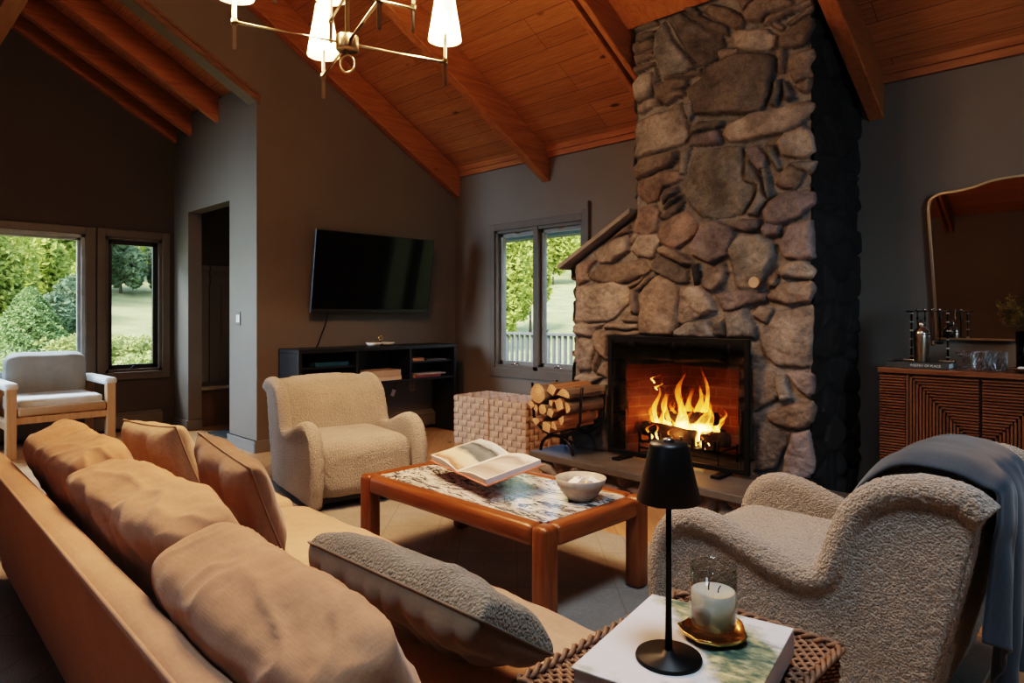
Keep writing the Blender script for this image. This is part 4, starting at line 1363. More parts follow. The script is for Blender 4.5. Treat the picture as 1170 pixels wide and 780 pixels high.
throw('long grey green boucle lumbar pillow with a pleated satin back', .64, .255, .155, 9.0, [M_SAGE, M_TAUPE], (-1.255, .962, .572), (R(56), R(0), R(1)), pleat=.012, puff=.36)

# ---------------- coffee table
TX0, TX1, TY0, TY1, TZ = -2.95, -1.685, 1.875, 2.565, .415
table = thing('coffee_table', 'low teak framed coffee table with a black and white marble top', 'coffee table', ((TX0 + TX1) / 2, (TY0 + TY1) / 2, .012))
L = .078
def rail(a, b, m):
    bm = nb()
    add_box(bm, a[0], b[0], a[1], b[1], TZ - .085, TZ, .024, 4)
    return wobj('rail', bm, m, table, smooth=True, angle=60)
rail((TX0 + L, TY0), (TX1 - L, TY0 + L), M_TABLE); rail((TX0 + L, TY1 - L), (TX1 - L, TY1), M_TABLE)
rail((TX0, TY0 + L), (TX0 + L, TY1 - L), M_TABLEY); rail((TX1 - L, TY0 + L), (TX1, TY1 - L), M_TABLEY)
for x in (TX0, TX1 - L):
    for y in (TY0, TY1 - L):
        bm = nb(); add_box(bm, x - .002, x + L + .002, y - .002, y + L + .002, .012, TZ + .002, .022, 4); wobj('leg', bm, M_TABLEZ, table, smooth=True, angle=60)
bm = nb(); add_box(bm, TX0 + L - .004, TX1 - L + .004, TY0 + L - .004, TY1 - L + .004, TZ - .04, TZ - .004, .002); wobj('marble_top', bm, M_MARBLE, table)

# bowl of matchbooks
b = thing('bowl', 'round grey stone bowl on the coffee table holding white cards', 'bowl', (-1.865, 2.305, TZ - .0025))
bm = nb()
add_lathe(bm, [(.045, 0), (.052, .003), (.078, .028), (.100, .062), (.112, .096), (.109, .098), (.096, .064), (.072, .032), (.04, .014), (0, .012)], 40, cap0=True)
obj('bowl_shell', bm, mat('grey_stoneware', (.36, .33, .29), .45, var=.18, vs=30), b)
rg = random.Random(5)
for i in range(13):
    o = obj('matchbook', (lambda bm: (add_box(bm, -.026, .026, -.019, .019, -.006, .006, .002), bm)[1])(nb()), M_WHITE if i % 5 else M_CREAM)
    a = i * 2.4; r_ = .018 + .042 * ((i % 4) / 3)
    o.location = (b.location.x + r_ * math.cos(a), b.location.y + r_ * math.sin(a), TZ + .062 + .004 * (i % 3) + (.012 if i < 5 else 0))
    o.rotation_euler = (rg.uniform(-.5, .5), rg.uniform(-.5, .5), rg.uniform(0, 3))
    tag(o, 'small white or cream matchbox lying loose in the stone bowl', 'matchbox', 'matchboxes in the bowl')

# open picture book on an acrylic stand
BK = (-2.375, 2.20, TZ)
rzb = R(-14)
stand = thing('book_stand', 'clear acrylic book stand under the open picture book', 'book stand', (BK[0], BK[1], TZ - .0025), rzb)
TILT = R(11)
def tl(x, y, z): # on the tilted rest: x across, y up the slope, z above it
    return (x, y * math.cos(TILT) - z * math.sin(TILT), .045 + y * math.sin(TILT) + z * math.cos(TILT) + .045)
bm = nb()
def slab(bm, x0, x1, y0, y1, z0, z1, f=tl):
    vs = [bm.verts.new(f(x, y, z)) for z in (z0, z1) for y in (y0, y1) for x in (x0, x1)]
    for q in ((0, 2, 3, 1), (4, 5, 7, 6), (0, 1, 5, 4), (2, 6, 7, 3), (0, 4, 6, 2), (1, 3, 7, 5)): bm.faces.new([vs[k] for k in q])
slab(bm, -.11, .11, -.11, .12, -.006, -.001)
obj('rest', bm, M_ACRYL, stand)
bm = nb()
for x in (-.09, .085):
    bm = nb()
    add_prism(bm, [(-.085, 0), (.10, 0), (.10, .100), (.094, .100), (.094, .006), (-.078, .006), (-.090, .068), (-.096, .066)], 'x', x, x + .006)
    obj('leg', fixn(bm), M_ACRYL, stand)
book = thing('open_book', 'large picture book lying open on the clear stand on the coffee table', 'book', (BK[0], BK[1], TZ + .004), rzb)
def page_mat(name, seed, land):
    t = NT(name)
    x, y, z = t.sep(t.co('Generated'))
    n = t.noise(3.0, 5, .6, t.comb(x, t.math('MULTIPLY', y, 3.0), float(seed)))
    v = t.math('ADD', y, t.math('MULTIPLY', n, .25))
    if land: c = t.ramp(v, [(.12, (.62, .58, .52)), (.2, (.34, .17, .10)), (.32, (.66, .55, .42)), (.52, (.70, .62, .52)), (.62, (.12, .15, .16)), (.80, (.20, .24, .26)), (.9, (.05, .06, .06)), (1.0, (.48, .55, .60))])
    else: c = t.ramp(v, [(.15, (.60, .55, .50)), (.4, (.40, .33, .29)), (.62, (.66, .62, .58)), (.9, (.30, .28, .27)), (1.05, (.66, .65, .64))])
    ex = t.math('LESS_THAN', t.math('MINIMUM', t.math('MINIMUM', x, t.math('SUBTRACT', 1.0, x)), t.math('MINIMUM', y, t.math('SUBTRACT', 1.0, y))), .035)
    c = t.mix(ex, c, (.72, .71, .69))
    return t.done(t.bsdf(c, .35))
def page_z(x, side):
    u = abs(x) / .285
    return .004 + .030 * math.sin(min(1, u * 1.25) * PI * .62) * (1 if side < 0 else .8) + (.0 if side < 0 else -.0)
for s in (-1, 1):
    H2 = .145
    bm = nb(); N = 16; T, Bt = [], []
    for i in range(N + 1):
        x = s * .285 * i / N
        T.append([bm.verts.new(tl(x, y, page_z(x, s))) for y in (-H2, H2)])
    for i in range(N):
        f = bm.faces.new((T[i][0], T[i + 1][0], T[i + 1][1], T[i][1])) if s > 0 else bm.faces.new((T[i + 1][0], T[i][0], T[i][1], T[i + 1][1])); f.smooth = True
    obj('page', bm, page_mat('printed_spread_a' if s < 0 else 'printed_spread_b', 3 if s < 0 else 8, s < 0), book)
    bm = nb(); T = []
    for i in range(N + 1):
        x = s * .285 * i / N
        T.append([bm.verts.new(tl(x, -H2, page_z(x, s) - .0004)), bm.verts.new(tl(x, H2, page_z(x, s) - .0004)), bm.verts.new(tl(x, H2, .003)), bm.verts.new(tl(x, -H2, .003))])
    for i in range(N):
        for q in ((0, 3), (3, 2), (2, 1)):
            bm.faces.new((T[i][q[0]], T[i + 1][q[0]], T[i + 1][q[1]], T[i][q[1]]))
    bm.faces.new(T[-1])
    obj('page_block', fixn(bm), M_WHITE, book)
bm = nb(); slab(bm, -.295, .295, -.152, .152, -.001, .003); obj('cover', fixn(bm), mat('coral_cover', (.55, .20, .12), .5), book)

# ---------------- rug
bm = nb(); add_box(bm, -4.75, -.46, .20, 3.04, 0.0, .012, .004)
tag(obj('rug', bm, M_RUG), 'grey flatweave rug with a diamond line pattern under the sofa', 'rug')

# ---------------- wicker side table with lamp, book, candle
side = thing('side_table', 'small brown wicker side table at the end of the sofa', 'side table', (-.635, 1.09, .012))
WX, WY, WZ = .178, .258, .585
M_WICK = mat('brown_wicker', (.20, .105, .058), .55, var=.35, vs=60, bump=.3, bs=300)
def weave(bm, n_rows, length, width, amp, rad, f, spacing, pts=None):
    for r_ in range(n_rows):
        v = -width / 2 + (r_ + .5) * width / n_rows
        m = pts or int(length / spacing * 2)
        P = []
        for i in range(m + 1):
            u = -length / 2 + length * i / m
            P.append(f(u, v, amp * math.cos(PI * i + PI * r_)))
        add_tube(bm, P, rad, 5)
bm = nb()
weave(bm, 42, WX * 2, WY * 2, .0035, .0048, lambda u, v, w: (u, v, WZ - .016 + w), .022)
obj('woven_top', bm, M_WICK, side)
bm = nb(); add_box(bm, -WX + .004, WX - .004, -WY + .004, WY - .004, WZ - .04, WZ - .021); obj('top_board', bm, mat('dark_rattan', (.05, .03, .02), .7), side)
bm = nb()
per = [(-WX, -WY), (WX, -WY), (WX, WY), (-WX, WY)]
for st_ in range(2):
    P = []
    for e in range(4):
        a, c_ = per[e], per[(e + 1) % 4]
        ln = math.hypot(c_[0] - a[0], c_[1] - a[1]); m = int(ln / .006)
        for i in range(m):
            t_ = i / m; ph = (i + e * 7) * .75 + st_ * PI
            nx2, ny2 = (c_[1] - a[1]) / ln, -(c_[0] - a[0]) / ln
            P.append((a[0] + (c_[0] - a[0]) * t_ + nx2 * .0055 * math.cos(ph), a[1] + (c_[1] - a[1]) * t_ + ny2 * .0055 * math.cos(ph), WZ - .008 + .0055 * math.sin(ph)))
    add_tube(bm, P, .0052, 5, closed=True)
obj('braided_edge', bm, M_WICK, side)
for (ax, sgn) in (('x', 1), ('x', -1), ('y', 1), ('y', -1)):
    bm = nb()
    if ax == 'x': weave(bm, 16, WY * 2 - .01, .17, .0035, .0048, lambda u, v, w: (sgn * (WX - .006) + w, u, WZ - .11 + v), .022)
    else: weave(bm, 16, WX * 2 - .01, .17, .0035, .0048, lambda u, v, w: (u, sgn * (WY - .006) + w, WZ - .11 + v), .022)
    obj('woven_apron', bm, M_WICK, side)
for x in (-1, 1):
    for y in (-1, 1):
        bm = nb(); add_tube(bm, [(x * (WX - .02), y * (WY - .02), WZ - .03), (x * (WX - .02), y * (WY - .02), 0)], .017, 10); obj('leg', bm, M_WICK, side)
BZ = WZ + .012 + .004
bk = thing('coffee_table_book', 'thick white art book with a painted landscape cover on the wicker table', 'book', (-.600, 1.035, BZ), R(11))
bw, bh, bt = .136, .172, .050
def cover_mat():
    t = NT('landscape_cover')
    x, y, z = t.sep(t.co())
    n = t.noise(9, 6, .65); n2 = t.noise(34, 4, .6, t.mapping(scale=(1, 2.4, 1)))
    d = t.math('ADD', t.math('MULTIPLY', t.math('SUBTRACT', n, .5), .22), t.math('ADD', t.math('MULTIPLY', x, .9), t.math('MULTIPLY', y, .75)))
    land = t.ramp(t.math('ADD', t.math('MULTIPLY', n2, .6), t.math('MULTIPLY', n, .4)), [(.34, (.035, .06, .06)), (.45, (.11, .16, .11)), (.55, (.40, .36, .20)), (.66, (.66, .60, .42))])
    m = t.ramp(d, [(-.0, (0, 0, 0)), (.035, (1, 1, 1)), (.15, (1, 1, 1)), (.19, (.1, .1, .1))])
    sp = t.ramp(t.math('ADD', t.math('MULTIPLY', y, -2.6), n), [(.86, (0, 0, 0)), (.95, (.8, .8, .8))])
    c = t.mix(m, (.66, .67, .69), land)
    c = t.mix(t.math('MULTIPLY', sp, .6), c, land)
    return t.done(t.bsdf(c, .3))
bm = nb(); add_box(bm, -bw, bw, -bh, bh, bt - .004, bt, .0015); add_box(bm, -bw, bw, -bh, bh, 0, .004, .0015); obj('cover', bm, cover_mat(), bk)
bm = nb(); add_box(bm, bw - .005, bw, -bh, bh, .002, bt - .002); obj('spine', bm, mat('pale_spine', (.55, .54, .56), .4), bk)
bm = nb(); add_box(bm, -bw + .004, bw - .004, -bh + .004, bh - .004, .004, bt - .004); obj('page_block', bm, mat('page_edges', (.48, .44, .42), .8, bump=.3, bs=300), bk)
LZ = BZ + bt
lamp = thing('table_lamp', 'slim black table lamp with a tapered metal shade on the art book', 'lamp', (-.602, .974, LZ))
bm = nb(); add_lathe(bm, [(.0, .001), (.053, .0), (.0545, .003), (.053, .007), (.012, .0085), (.0075, .016)], 48, cap0=False); obj('base', bm, M_BLACK, lamp)
bm = nb(); add_tube(bm, [(0, 0, .008), (0, 0, .345)], .0062, 14); obj('stem', bm, M_BLACK, lamp)
bm = nb()
add_lathe(bm, [(.0515, .262), (.0505, .2625), (.030, .352), (.0, .353)], 48, cap0=False, cap1=False)
add_lathe(bm, [(.0515, .262), (.0525, .263), (.0315, .352), (.030, .3575), (.010, .359), (0, .359)], 48, cap0=False, cap1=False)
obj('lamp_shade', fixn(bm), mat('matt_black_shade', (.014, .014, .014), .42, .2), lamp)
bm = nb(); add_lathe(bm, [(.009, .359), (.009, .3635), (.006, .3655), (0, .3655)], 20); obj('touch_button', bm, M_STEEL, lamp)
bm = nb(); add_lathe(bm, [(.047, .266), (0, .268)], 30, cap0=False); obj('diffuser', bm, mat('frosted_white', (.55, .50, .42), .6), lamp)
dish = tag(obj('candle_dish', (lambda bm: (add_lathe(bm, [(0, .002), (.045, .001), (.054, .006), (.0585, .013), (.056, .014), (.05, .008), (.0, .006)], 40), fixn(bm))[1])(nb()), M_GOLD, None, True), 'gold scalloped dish under the glass candle on the art book', 'dish')
for v in dish.data.vertices:
    a = math.atan2(v.co.y, v.co.x); r_ = math.hypot(v.co.x, v.co.y)
    k = 1 + .07 * math.cos(5 * a) * (r_ / .06) ** 2
    v.co.x *= k; v.co.y *= k; v.co.z += .005 * max(0, math.cos(5 * a)) * (r_ / .058) ** 4
dish.location = (-.588, 1.098, LZ)
can = thing('candle', 'white candle with two wicks in a clear glass tumbler', 'candle', (-.588, 1.098, LZ + .0075))
bm = nb()
add_lathe(bm, [(0, .0), (.037, .0), (.041, .004), (.0415, .118), (.040, .119), (.0385, .118), (.0380, .014), (0, .013)], 40); obj('glass_jar', fixn(bm), M_CLEAR, can)
def wax():
    t = NT('cream_wax')
    return t.done(t.bsdf((.72, .64, .52), .45, 0, None, **{'Subsurface Weight': .3, 'Subsurface Radius': (.02, .012, .006)}))
bm = nb(); add_lathe(bm, [(0, .0145), (.0375, .0145), (.0375, .074), (.034, .0735), (0, .072)], 36); obj('wax', fixn(bm), wax(), can)
for s in (-1, 1):
    bm = nb(); add_tube(bm, [(s * .009, 0, .072), (s * .0095, .001, .079), (s * .011 + .002, .002, .085)], .0011, 5); obj('wick', bm, M_BLACK, can)

# ---------------- woven ottomans
M_WOVEN = mat('woven_rush_strap', (.43, .295, .205), .6, var=.22, vs=14, bump=.25, bs=90, bd=.006)
def ottoman(label, loc, rz):
    t = thing('ottoman', label, 'ottoman', loc, rz, 'woven ottomans under the window')
    S, Hh, n, nv = .455, .455, 8, 8
    bm = nb(); add_box(bm, -S / 2 + .008, S / 2 - .008, -S / 2 + .008, S / 2 - .008, .01, Hh - .008); obj('core', bm, mat('woven_gap', (.10, .055, .03), .9), t)
    bm = nb()
    def cell(fn, i, j, nu, nv_, horiz):
        u0, u1 = i / nu, (i + 1) / nu; v0, v1 = j / nv_, (j + 1) / nv_
        e = .012 / nu; N = 5; g = []
        for a in range(N):
            row = []
            for b_ in range(N):
                fa, fb = a / (N - 1), b_ / (N - 1)
                s_ = fa if horiz else fb; q = fb if horiz else fa
                hh = .006 + .006 * math.sin(PI * s_) ** .8 * (.75 + .25 * math.sin(PI * q))
                if q in (0, 1): hh -= .002
                if s_ in (0, 1): hh = .001
                row.append(bm.verts.new(fn(u0 + e + (u1 - u0 - 2 * e) * fa, v0 + e + (v1 - v0 - 2 * e) * fb, hh - .006)))
            g.append(row)
        for a in range(N - 1):
            for b_ in range(N - 1):
                f = bm.faces.new((g[a][b_], g[a + 1][b_], g[a + 1][b_ + 1], g[a][b_ + 1])); f.smooth = True
    h2 = S / 2
    fns = [lambda u, v, h: ((u - .5) * S, -h2 - h, v * Hh), lambda u, v, h: ((.5 - u) * S, h2 + h, v * Hh),
           lambda u, v, h: (h2 + h, (u - .5) * S, v * Hh), lambda u, v, h: (-h2 - h, (.5 - u) * S, v * Hh),
           lambda u, v, h: ((u - .5) * S, (v - .5) * S, Hh + h)]
    for fn in fns:
        for i in range(n):
            for j in range(nv): cell(fn, i, j, n, nv, (i + j) % 2 == 0)
    obj('woven_cover', bm, M_WOVEN, t)
    return t
ottoman('woven rush cube ottoman nearer the black console', (-4.72, 4.42, 0), R(3))
ottoman('woven rush cube ottoman nearer the log rack', (-4.235, 4.43, 0), R(0))

# ---------------- accent chair by the window (faces +x)
ch = thing('lounge_chair', 'pale blue cushioned lounge chair with a square wooden frame by the window', 'chair', (-7.30, 1.415, 0), R(2))
hw = .375
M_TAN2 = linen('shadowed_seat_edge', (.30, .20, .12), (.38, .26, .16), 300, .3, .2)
for s in (-1, 1):
    bm = nb(); add_box(bm, .26, .335, s * hw - .038, s * hw + .038, 0, .60, .008); obj('leg', bm, M_ASH, ch)
    bm = nb(); add_box(bm, -.36, -.30, s * hw - .035, s * hw + .035, 0, .58, .008); obj('leg', bm, M_ASH, ch)
    bm = nb(); add_box(bm, -.33, .30, s * hw - .03, s * hw + .03, .24, .31, .006); obj('side_rail', bm, M_ASH, ch)
    bm = nb(); add_box(bm, -.38, .338, s * hw - .052, s * hw + .052, .575, .645, .028, 4); obj('arm_pad', bm, M_PALE, ch, smooth=True, angle=60)
bm = nb(); add_box(bm, .27, .325, -hw + .03, hw - .03, .29, .35, .006); obj('front_rail', bm, M_ASH, ch)
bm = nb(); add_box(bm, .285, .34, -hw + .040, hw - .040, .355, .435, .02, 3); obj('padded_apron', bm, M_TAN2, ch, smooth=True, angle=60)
bm = cushion((.66, .66, .15), 9, 51, .006, (26, 26, 10), 0, 0, (3, 3, 3), 0); bmesh.ops.translate(bm, vec=(-.02, 0, .425), verts=bm.verts)
o = obj('seat_cushion', bm, M_PALE, ch)
bm = cushion((.64, .17, .42), 7, 55, .008, (30, 12, 22), 0, 0, (3, 3, 3), .1)
bmesh.ops.transform(bm, matrix=Matrix.Translation((-.285, 0, .655)) @ Matrix.Rotation(R(90), 4, 'Z') @ Matrix.Rotation(R(15), 4, 'X'), verts=bm.verts)
obj('back_cushion', bm, mat('grey_linen_back', (.30, .31, .30), .95, var=.1, bump=.2, bs=400), ch)
bm = nb(); add_box(bm, -.37, -.31, -hw, hw, .28, .56, .01); obj('back_frame', bm, M_ASH, ch)

# ---------------- television and console
tv = thing('television', 'black flat screen television on the wall above the console', 'television', (-5.66, 3.76, 1.24))
def tvm(): return Matrix.Rotation(R(8.0), 4, 'Y')
bm = nb(); add_box(bm, -.03, .0, -.68, .68, 0, .765, .004, mtx=tvm()); obj('housing', bm, mat('tv_bezel', (.012, .012, .013), .4), tv)
t_ = NT('tv_glass'); t_.done(t_.bsdf((.004, .004, .005), .10, 0, None, **{'Specular IOR Level': .16}))
bm = nb(); add_box(bm, -.001, .002, -.672, .672, .035, .757, mtx=tvm()); obj('screen', bm, MATS['tv_glass'], tv)
bm = nb(); add_box(bm, -.002, .003, -.675, .675, .004, .032, mtx=tvm()); obj('lower_bezel', bm, mat('tv_lower', (.022, .023, .025), .35), tv)
bm = nb(); add_box(bm, .002, .0045, -.018, .018, .012, .020, mtx=tvm()); obj('emblem', bm, mat('tv_emblem', (.06, .06, .06), .4), tv)
bm = nb(); add_box(bm, -.14, -.02, -.15, .15, .25, .50); obj('wall_mount', bm, M_BLACK, tv)
bm = nb(); add_tube(bm, smooth_path([(-5.72, 3.29, 1.26), (-5.77, 3.30, 1.15), (-5.785, 3.27, 1.05), (-5.77, 3.22, .95), (-5.74, 3.18, .915)], 5), .006, 6)
tag(obj('cord', bm, M_BLACK), 'black power cord hanging from the television down to the console', 'cord')

con = thing('media_console', 'long black open shelf console against the wall below the television', 'console', (-5.60, 3.73, 0))
cx0, cx1, cy0, cy1, cz = -5.79, -5.42, 2.835, 4.63, .915
def cb(name, *a, bev=.003):
    bm = nb(); add_box(bm, *a, bev); return wobj(name, bm, M_BLACKW, con)
cb('top', cx0, cx1, cy0, cy1, cz - .035, cz); cb('side_panel', cx0, cx1, cy0, cy0 + .035, .0, cz - .036); cb('side_panel', cx0, cx1, cy1 - .035, cy1, .0, cz - .036)
for y in (3.42, 4.03): cb('divider', cx0 + .01, cx1 - .01, y, y + .025, .585, cz - .036)
cb('shelf', cx0 + .01, cx1 - .005, cy0 + .036, cy1 - .036, .56, .584)
cb('shelf', cx0 + .02, cx1 - .03, 4.056, cy1 - .036, .735, .752); cb('shelf', cx0 + .02, cx1 - .03, 2.872, 3.419, .735, .752)
cb('back_panel', cx0, cx0 + .012, cy0 + .036, cy1 - .036, .585, cz - .036)
def small_box(name, label, cat, x0, x1, y0, y1, z0, z1, m, group=None, bev=.003, rz=0):
    bm = nb(); cxx, cyy = (x0 + x1) / 2, (y0 + y1) / 2
    add_box(bm, x0 - cxx, x1 - cxx, y0 - cyy, y1 - cyy, 0, z1 - z0, bev)
    o = obj(name, bm, m); o.location = (cxx, cyy, z0); o.rotation_euler.z = rz
    return tag(o, label, cat, group)
small_box('cable_box', 'flat black cable box with a blue lit edge in the console', 'cable box', -5.72, -5.46, 3.02, 3.36, .753, .79, mat('blue_lit_edge', (.02, .07, .11), .25))
def bound(name, label, x0, x1, y0, y1, z0, z1, cm, group, rz=0):
    """a closed book: two boards, a spine toward the room and a block of leaves"""
    t = thing(name, label, 'book', ((x0 + x1) / 2, (y0 + y1) / 2, z0), rz, group)
    hx, hy, h = (x1 - x0) / 2, (y1 - y0) / 2, z1 - z0
    bm = nb(); add_box(bm, -hx, hx, -hy, hy, 0, .003); add_box(bm, -hx, hx, -hy, hy, h - .003, h); add_box(bm, hx - .003, hx, -hy, hy, .001, h - .001); obj('cover', bm, cm, t)
    bm = nb(); add_box(bm, -hx + .004, hx - .004, -hy + .004, hy - .004, .0035, h - .0035); obj('page_block', bm, M_CREAM, t)
    return t
def bcol(n, c): return mat('book_cloth_' + n, c, .55, var=.08)
bound('book', 'wide cream book at the bottom of the pair in the console', -5.66, -5.43, 3.60, 3.93, .585, .625, bcol('cream', (.50, .38, .27)), 'books in the console')
bound('book', 'thick tan book lying on the cream book in the console', -5.67, -5.44, 3.605, 3.93, .6255, .685, bcol('tan', (.42, .30, .20)), 'books in the console')
bound('book', 'dark red book lying lowest in the end cubby of the console', -5.66, -5.45, 4.11, 4.44, .585, .610, bcol('red', (.22, .045, .045)), 'books in the console')
bound('book', 'thin white magazine on the dark red book in the console', -5.655, -5.445, 4.15, 4.50, .6105, .622, bcol('white', (.46, .42, .38)), 'books in the console')
bound('book', 'small brown book on the upper shelf of the end cubby', -5.62, -5.47, 4.10, 4.24, .753, .785, bcol('brown', (.34, .17, .075)), 'books in the console')
bound('book', 'thin grey magazine on the upper shelf of the end cubby', -5.67, -5.46, 4.26, 4.52, .753, .765, bcol('grey', (.13, .13, .12)), 'books in the console')
# divided dish with a ring knob
ds = thing('divided_dish', 'small white two-lobed dish with a gold ring on top of the console', 'dish', (-5.60, 3.80, cz))
for s in (-1, 1):
    bm = nb(); add_lathe(bm, [(0, .004), (.045, .0), (.068, .012), (.082, .034), (.079, .035), (.062, .016), (0, .010)], 30, (0, s * .078, 0)); obj('lobe', fixn(bm), mat('glazed_white', (.58, .50, .42), .25), ds)
bm = nb(); add_tube(bm, [(0, 0, .01), (0, 0, .06)], .006, 8); add_tube(bm, [(0, .022 * math.cos(a), .08 + .022 * math.sin(a)) for a in np.linspace(0, 2 * PI, 17)[:-1]], .006, 8, closed=True); obj('ring_knob', bm, M_GOLD, ds)
tagm = thing('paper_tag', 'small white paper tag dangling on a cord below the console', 'tag', (-5.74, 4.05, .42))
bm = nb(); add_box(bm, -.001, .001, -.022, .022, -.035, .035, mtx=Matrix.Rotation(R(-25), 4, 'X')); obj('card', bm, M_WHITE, tagm)
bm = nb(); add_tube(bm, [(0, .012, .03), (0, .03, .08), (0, .03, .15)], .003, 5); obj('string', bm, M_BLACK, tagm)
# ------------------------------------------------------------------ sideboard and what stands on it
SBY, SBX0, SBX1, SBZ = 4.45, -1.30, .42, .905
sbd = thing('sideboard', 'dark walnut sideboard with slatted sunburst doors against the back wall', 'sideboard', ((SBX0 + SBX1) / 2, 4.68, 0))
bm = nb(); add_box(bm, SBX0, SBX1, SBY - .02, 4.90, SBZ - .03, SBZ, .004); wobj('top', bm, M_WALNUT, sbd)
bm = nb(); add_box(bm, SBX0 + .01, SBX1 - .01, SBY + .025, 4.89, .06, SBZ - .031); wobj('carcass', bm, mat('walnut_dark', (.040, .018, .010), .5), sbd)
bm = nb(); add_box(bm, SBX0 + .03, SBX1 - .03, SBY + .06, 4.86, 0, .06); wobj('plinth', bm, M_BLACKW, sbd)
zlo, zhi = .075, SBZ - .035
def slat_h(bm, x0, x1, z): add_box(bm, x0, x1, SBY - .004, SBY + .026, z - .0058, z + .0058, .0025, 1)
def slat_v(bm, x, z0, z1): add_box(bm, x - .0058, x + .0058, SBY - .004, SBY + .026, z0, z1, .0025, 1)
P_ = .0168
def side_panel(x0, x1):
    bm = nb(); z = zlo + .008
    while z < zhi - .006: slat_h(bm, x0 + .002, x1 - .016, z); z += P_
    o = wobj('slat_panel', bm, M_WALNUT, sbd)
    bm = nb(); add_box(bm, x1 - .014, x1, SBY - .008, SBY + .026, zlo, zhi, .002); wobj('stile', bm, M_WALNUTZ, sbd)
side_panel(SBX0 + .005, -1.135)
bm = nb(); z = zlo + .008
while z < zhi - .006: slat_h(bm, .272, SBX1 - .005, z); z += P_
wobj('slat_panel', bm, M_WALNUT, sbd)
def door(x0, x1, mirror):
    """upper and lower triangles of level slats meet uprights along the diagonals that run to the pair's middle"""
    w, h = x1 - x0, zhi - zlo; zm = (zlo + zhi) / 2
    hb, vb = nb(), nb()
    z = zlo + .008
    while z < zhi - .006:
        k = abs(z - zm) / (h / 2)            # 1 at top and bottom, 0 at the middle
        e = w * (1 - k)                      # the diagonal's distance from the outer edge
        if w - e > .012:
            if mirror: slat_h(hb, x0 + .006, x1 - e - .002, z)
            else: slat_h(hb, x0 + e + .002, x1 - .006, z)
        z += P_
    x = .008
    while x < w - .01:
        dz = (h / 2) * (1 - x / w) - .004
        xx = x1 - x if mirror else x0 + x
        slat_v(vb, xx, zm - dz, zm + dz); x += P_
    pb = nb(); add_box(pb, x0, x1, SBY + .018, SBY + .034, zlo, zhi)
    d = wobj('door', pb, MATS['walnut_dark'], sbd)
    hb2 = hb.copy()
    for q, sgn in ((hb, 1), (hb2, -1)):
        bmesh.ops.delete(q, geom=[v for v in q.verts if (v.co.z - zm) * sgn < 0], context='VERTS')
    for nm, q, m_ in (('level_slats', hb, M_WALNUT), ('level_slats', hb2, M_WALNUT), ('upright_slats', vb, M_WALNUTZ)):
        bmesh.ops.translate(q, vec=-Vector(sbd.location), verts=q.verts)
        obj(nm, q, m_, d)
for a, b, m in ((-1.133, -.785, False), (-.783, -.435, True), (-.432, -.084, False), (-.082, .266, True)): door(a, b, m)

# mirror
MX, MZ0, MZ1 = -.545, 1.065, 2.02
def mirror_outline(inset):
    half = []
    pts = [(-.555, MZ0), (-.566, 1.30), (-.585, 1.60), (-.600, 1.85), (-.602, 1.90), (-.585, 1.955), (-.53, 1.985), (-.44, 1.992), (-.36, 2.003), (-.27, 2.028), (-.18, 2.038), (0, 2.04)]
    P = smooth_path([(x, 0, z) for x, z in pts[1:]], 5)
    half = [(-.555, MZ0)] + [(p.x, p.z) for p in P]
    full = half + [(-x, z) for x, z in half[::-1][1:]]
    cx, cz = 0, 1.55
    if inset:
        out = []
        n = len(full)
        for i in range(n):
            a, b = Vector(full[i - 1]), Vector(full[(i + 1) % n])
            d = (b - a).normalized(); nn = Vector((d.y, -d.x))
            out.append((full[i][0] + nn.x * inset, full[i][1] + nn.y * inset))
        return out
    return full
mr = thing('mirror', 'large brass framed mirror with a wavy top above the sideboard', 'mirror', (MX, 4.93, 0))
out = mirror_outline(0); inn = mirror_outline(.012)
bm = nb()
A = [bm.verts.new((x, -.035, z)) for x, z in out]; B = [bm.verts.new((x, -.035, z)) for x, z in inn]; Cc = [bm.verts.new((x, 0, z)) for x, z in out]; Dd = [bm.verts.new((x, -.02, z)) for x, z in inn]
n = len(A)
for i in range(n):
    j = (i + 1) % n
    bm.faces.new((A[i], A[j], B[j], B[i])); bm.faces.new((A[i], Cc[i], Cc[j], A[j])); bm.faces.new((B[i], B[j], Dd[j], Dd[i]))
obj('frame', fixn(bm), M_BRASS, mr)
bm = nb(); bm.faces.new([bm.verts.new((x, -.022, z)) for x, z in inn]); obj('glass', fixn(bm), mat('silvered_glass', (.80, .76, .72), .025, 1.0, var=.01), mr)

# black book with lettering on its spine, bar tools, shaker
T0 = SBZ
bk2 = thing('book', 'wide black cloth book lettered on its spine under the cocktail tools', 'book', (-1.108, 4.60, T0), R(2))
BW, BD, BH = .162, .115, .034
bm = nb(); add_box(bm, -BW, BW, -BD, BD, BH - .003, BH, .001); add_box(bm, -BW, BW, -BD, BD, 0, .003, .001); add_box(bm, -BW, BW, -BD, -BD + .004, .001, BH - .001)
obj('cover', bm, mat('black_book_cloth', (.035, .042, .045), .55, var=.1), bk2)
bm = nb(); add_box(bm, -BW + .004, BW - .004, -BD + .005, BD - .004, .0035, BH - .0035); obj('page_block', bm, M_WHITE, bk2)
cu = bpy.data.curves.new('spine_lettering', 'FONT'); cu.body = 'POETRY OF PLACE'; cu.size = .0185; cu.align_x = 'CENTER'; cu.align_y = 'CENTER'; cu.extrude = .0003
cu.materials.append(mat('pale_lettering', (.55, .56, .55), .5))
tmp = bpy.data.objects.new('tmp_text', cu); link(tmp); bpy.context.view_layer.update()
lm = bpy.data.meshes.new_from_object(tmp.evaluated_get(bpy.context.evaluated_depsgraph_get())); lm.name = 'spine_lettering'
bpy.data.objects.remove(tmp)
lt = bpy.data.objects.new('spine_lettering', lm); link(lt); lt.parent = bk2
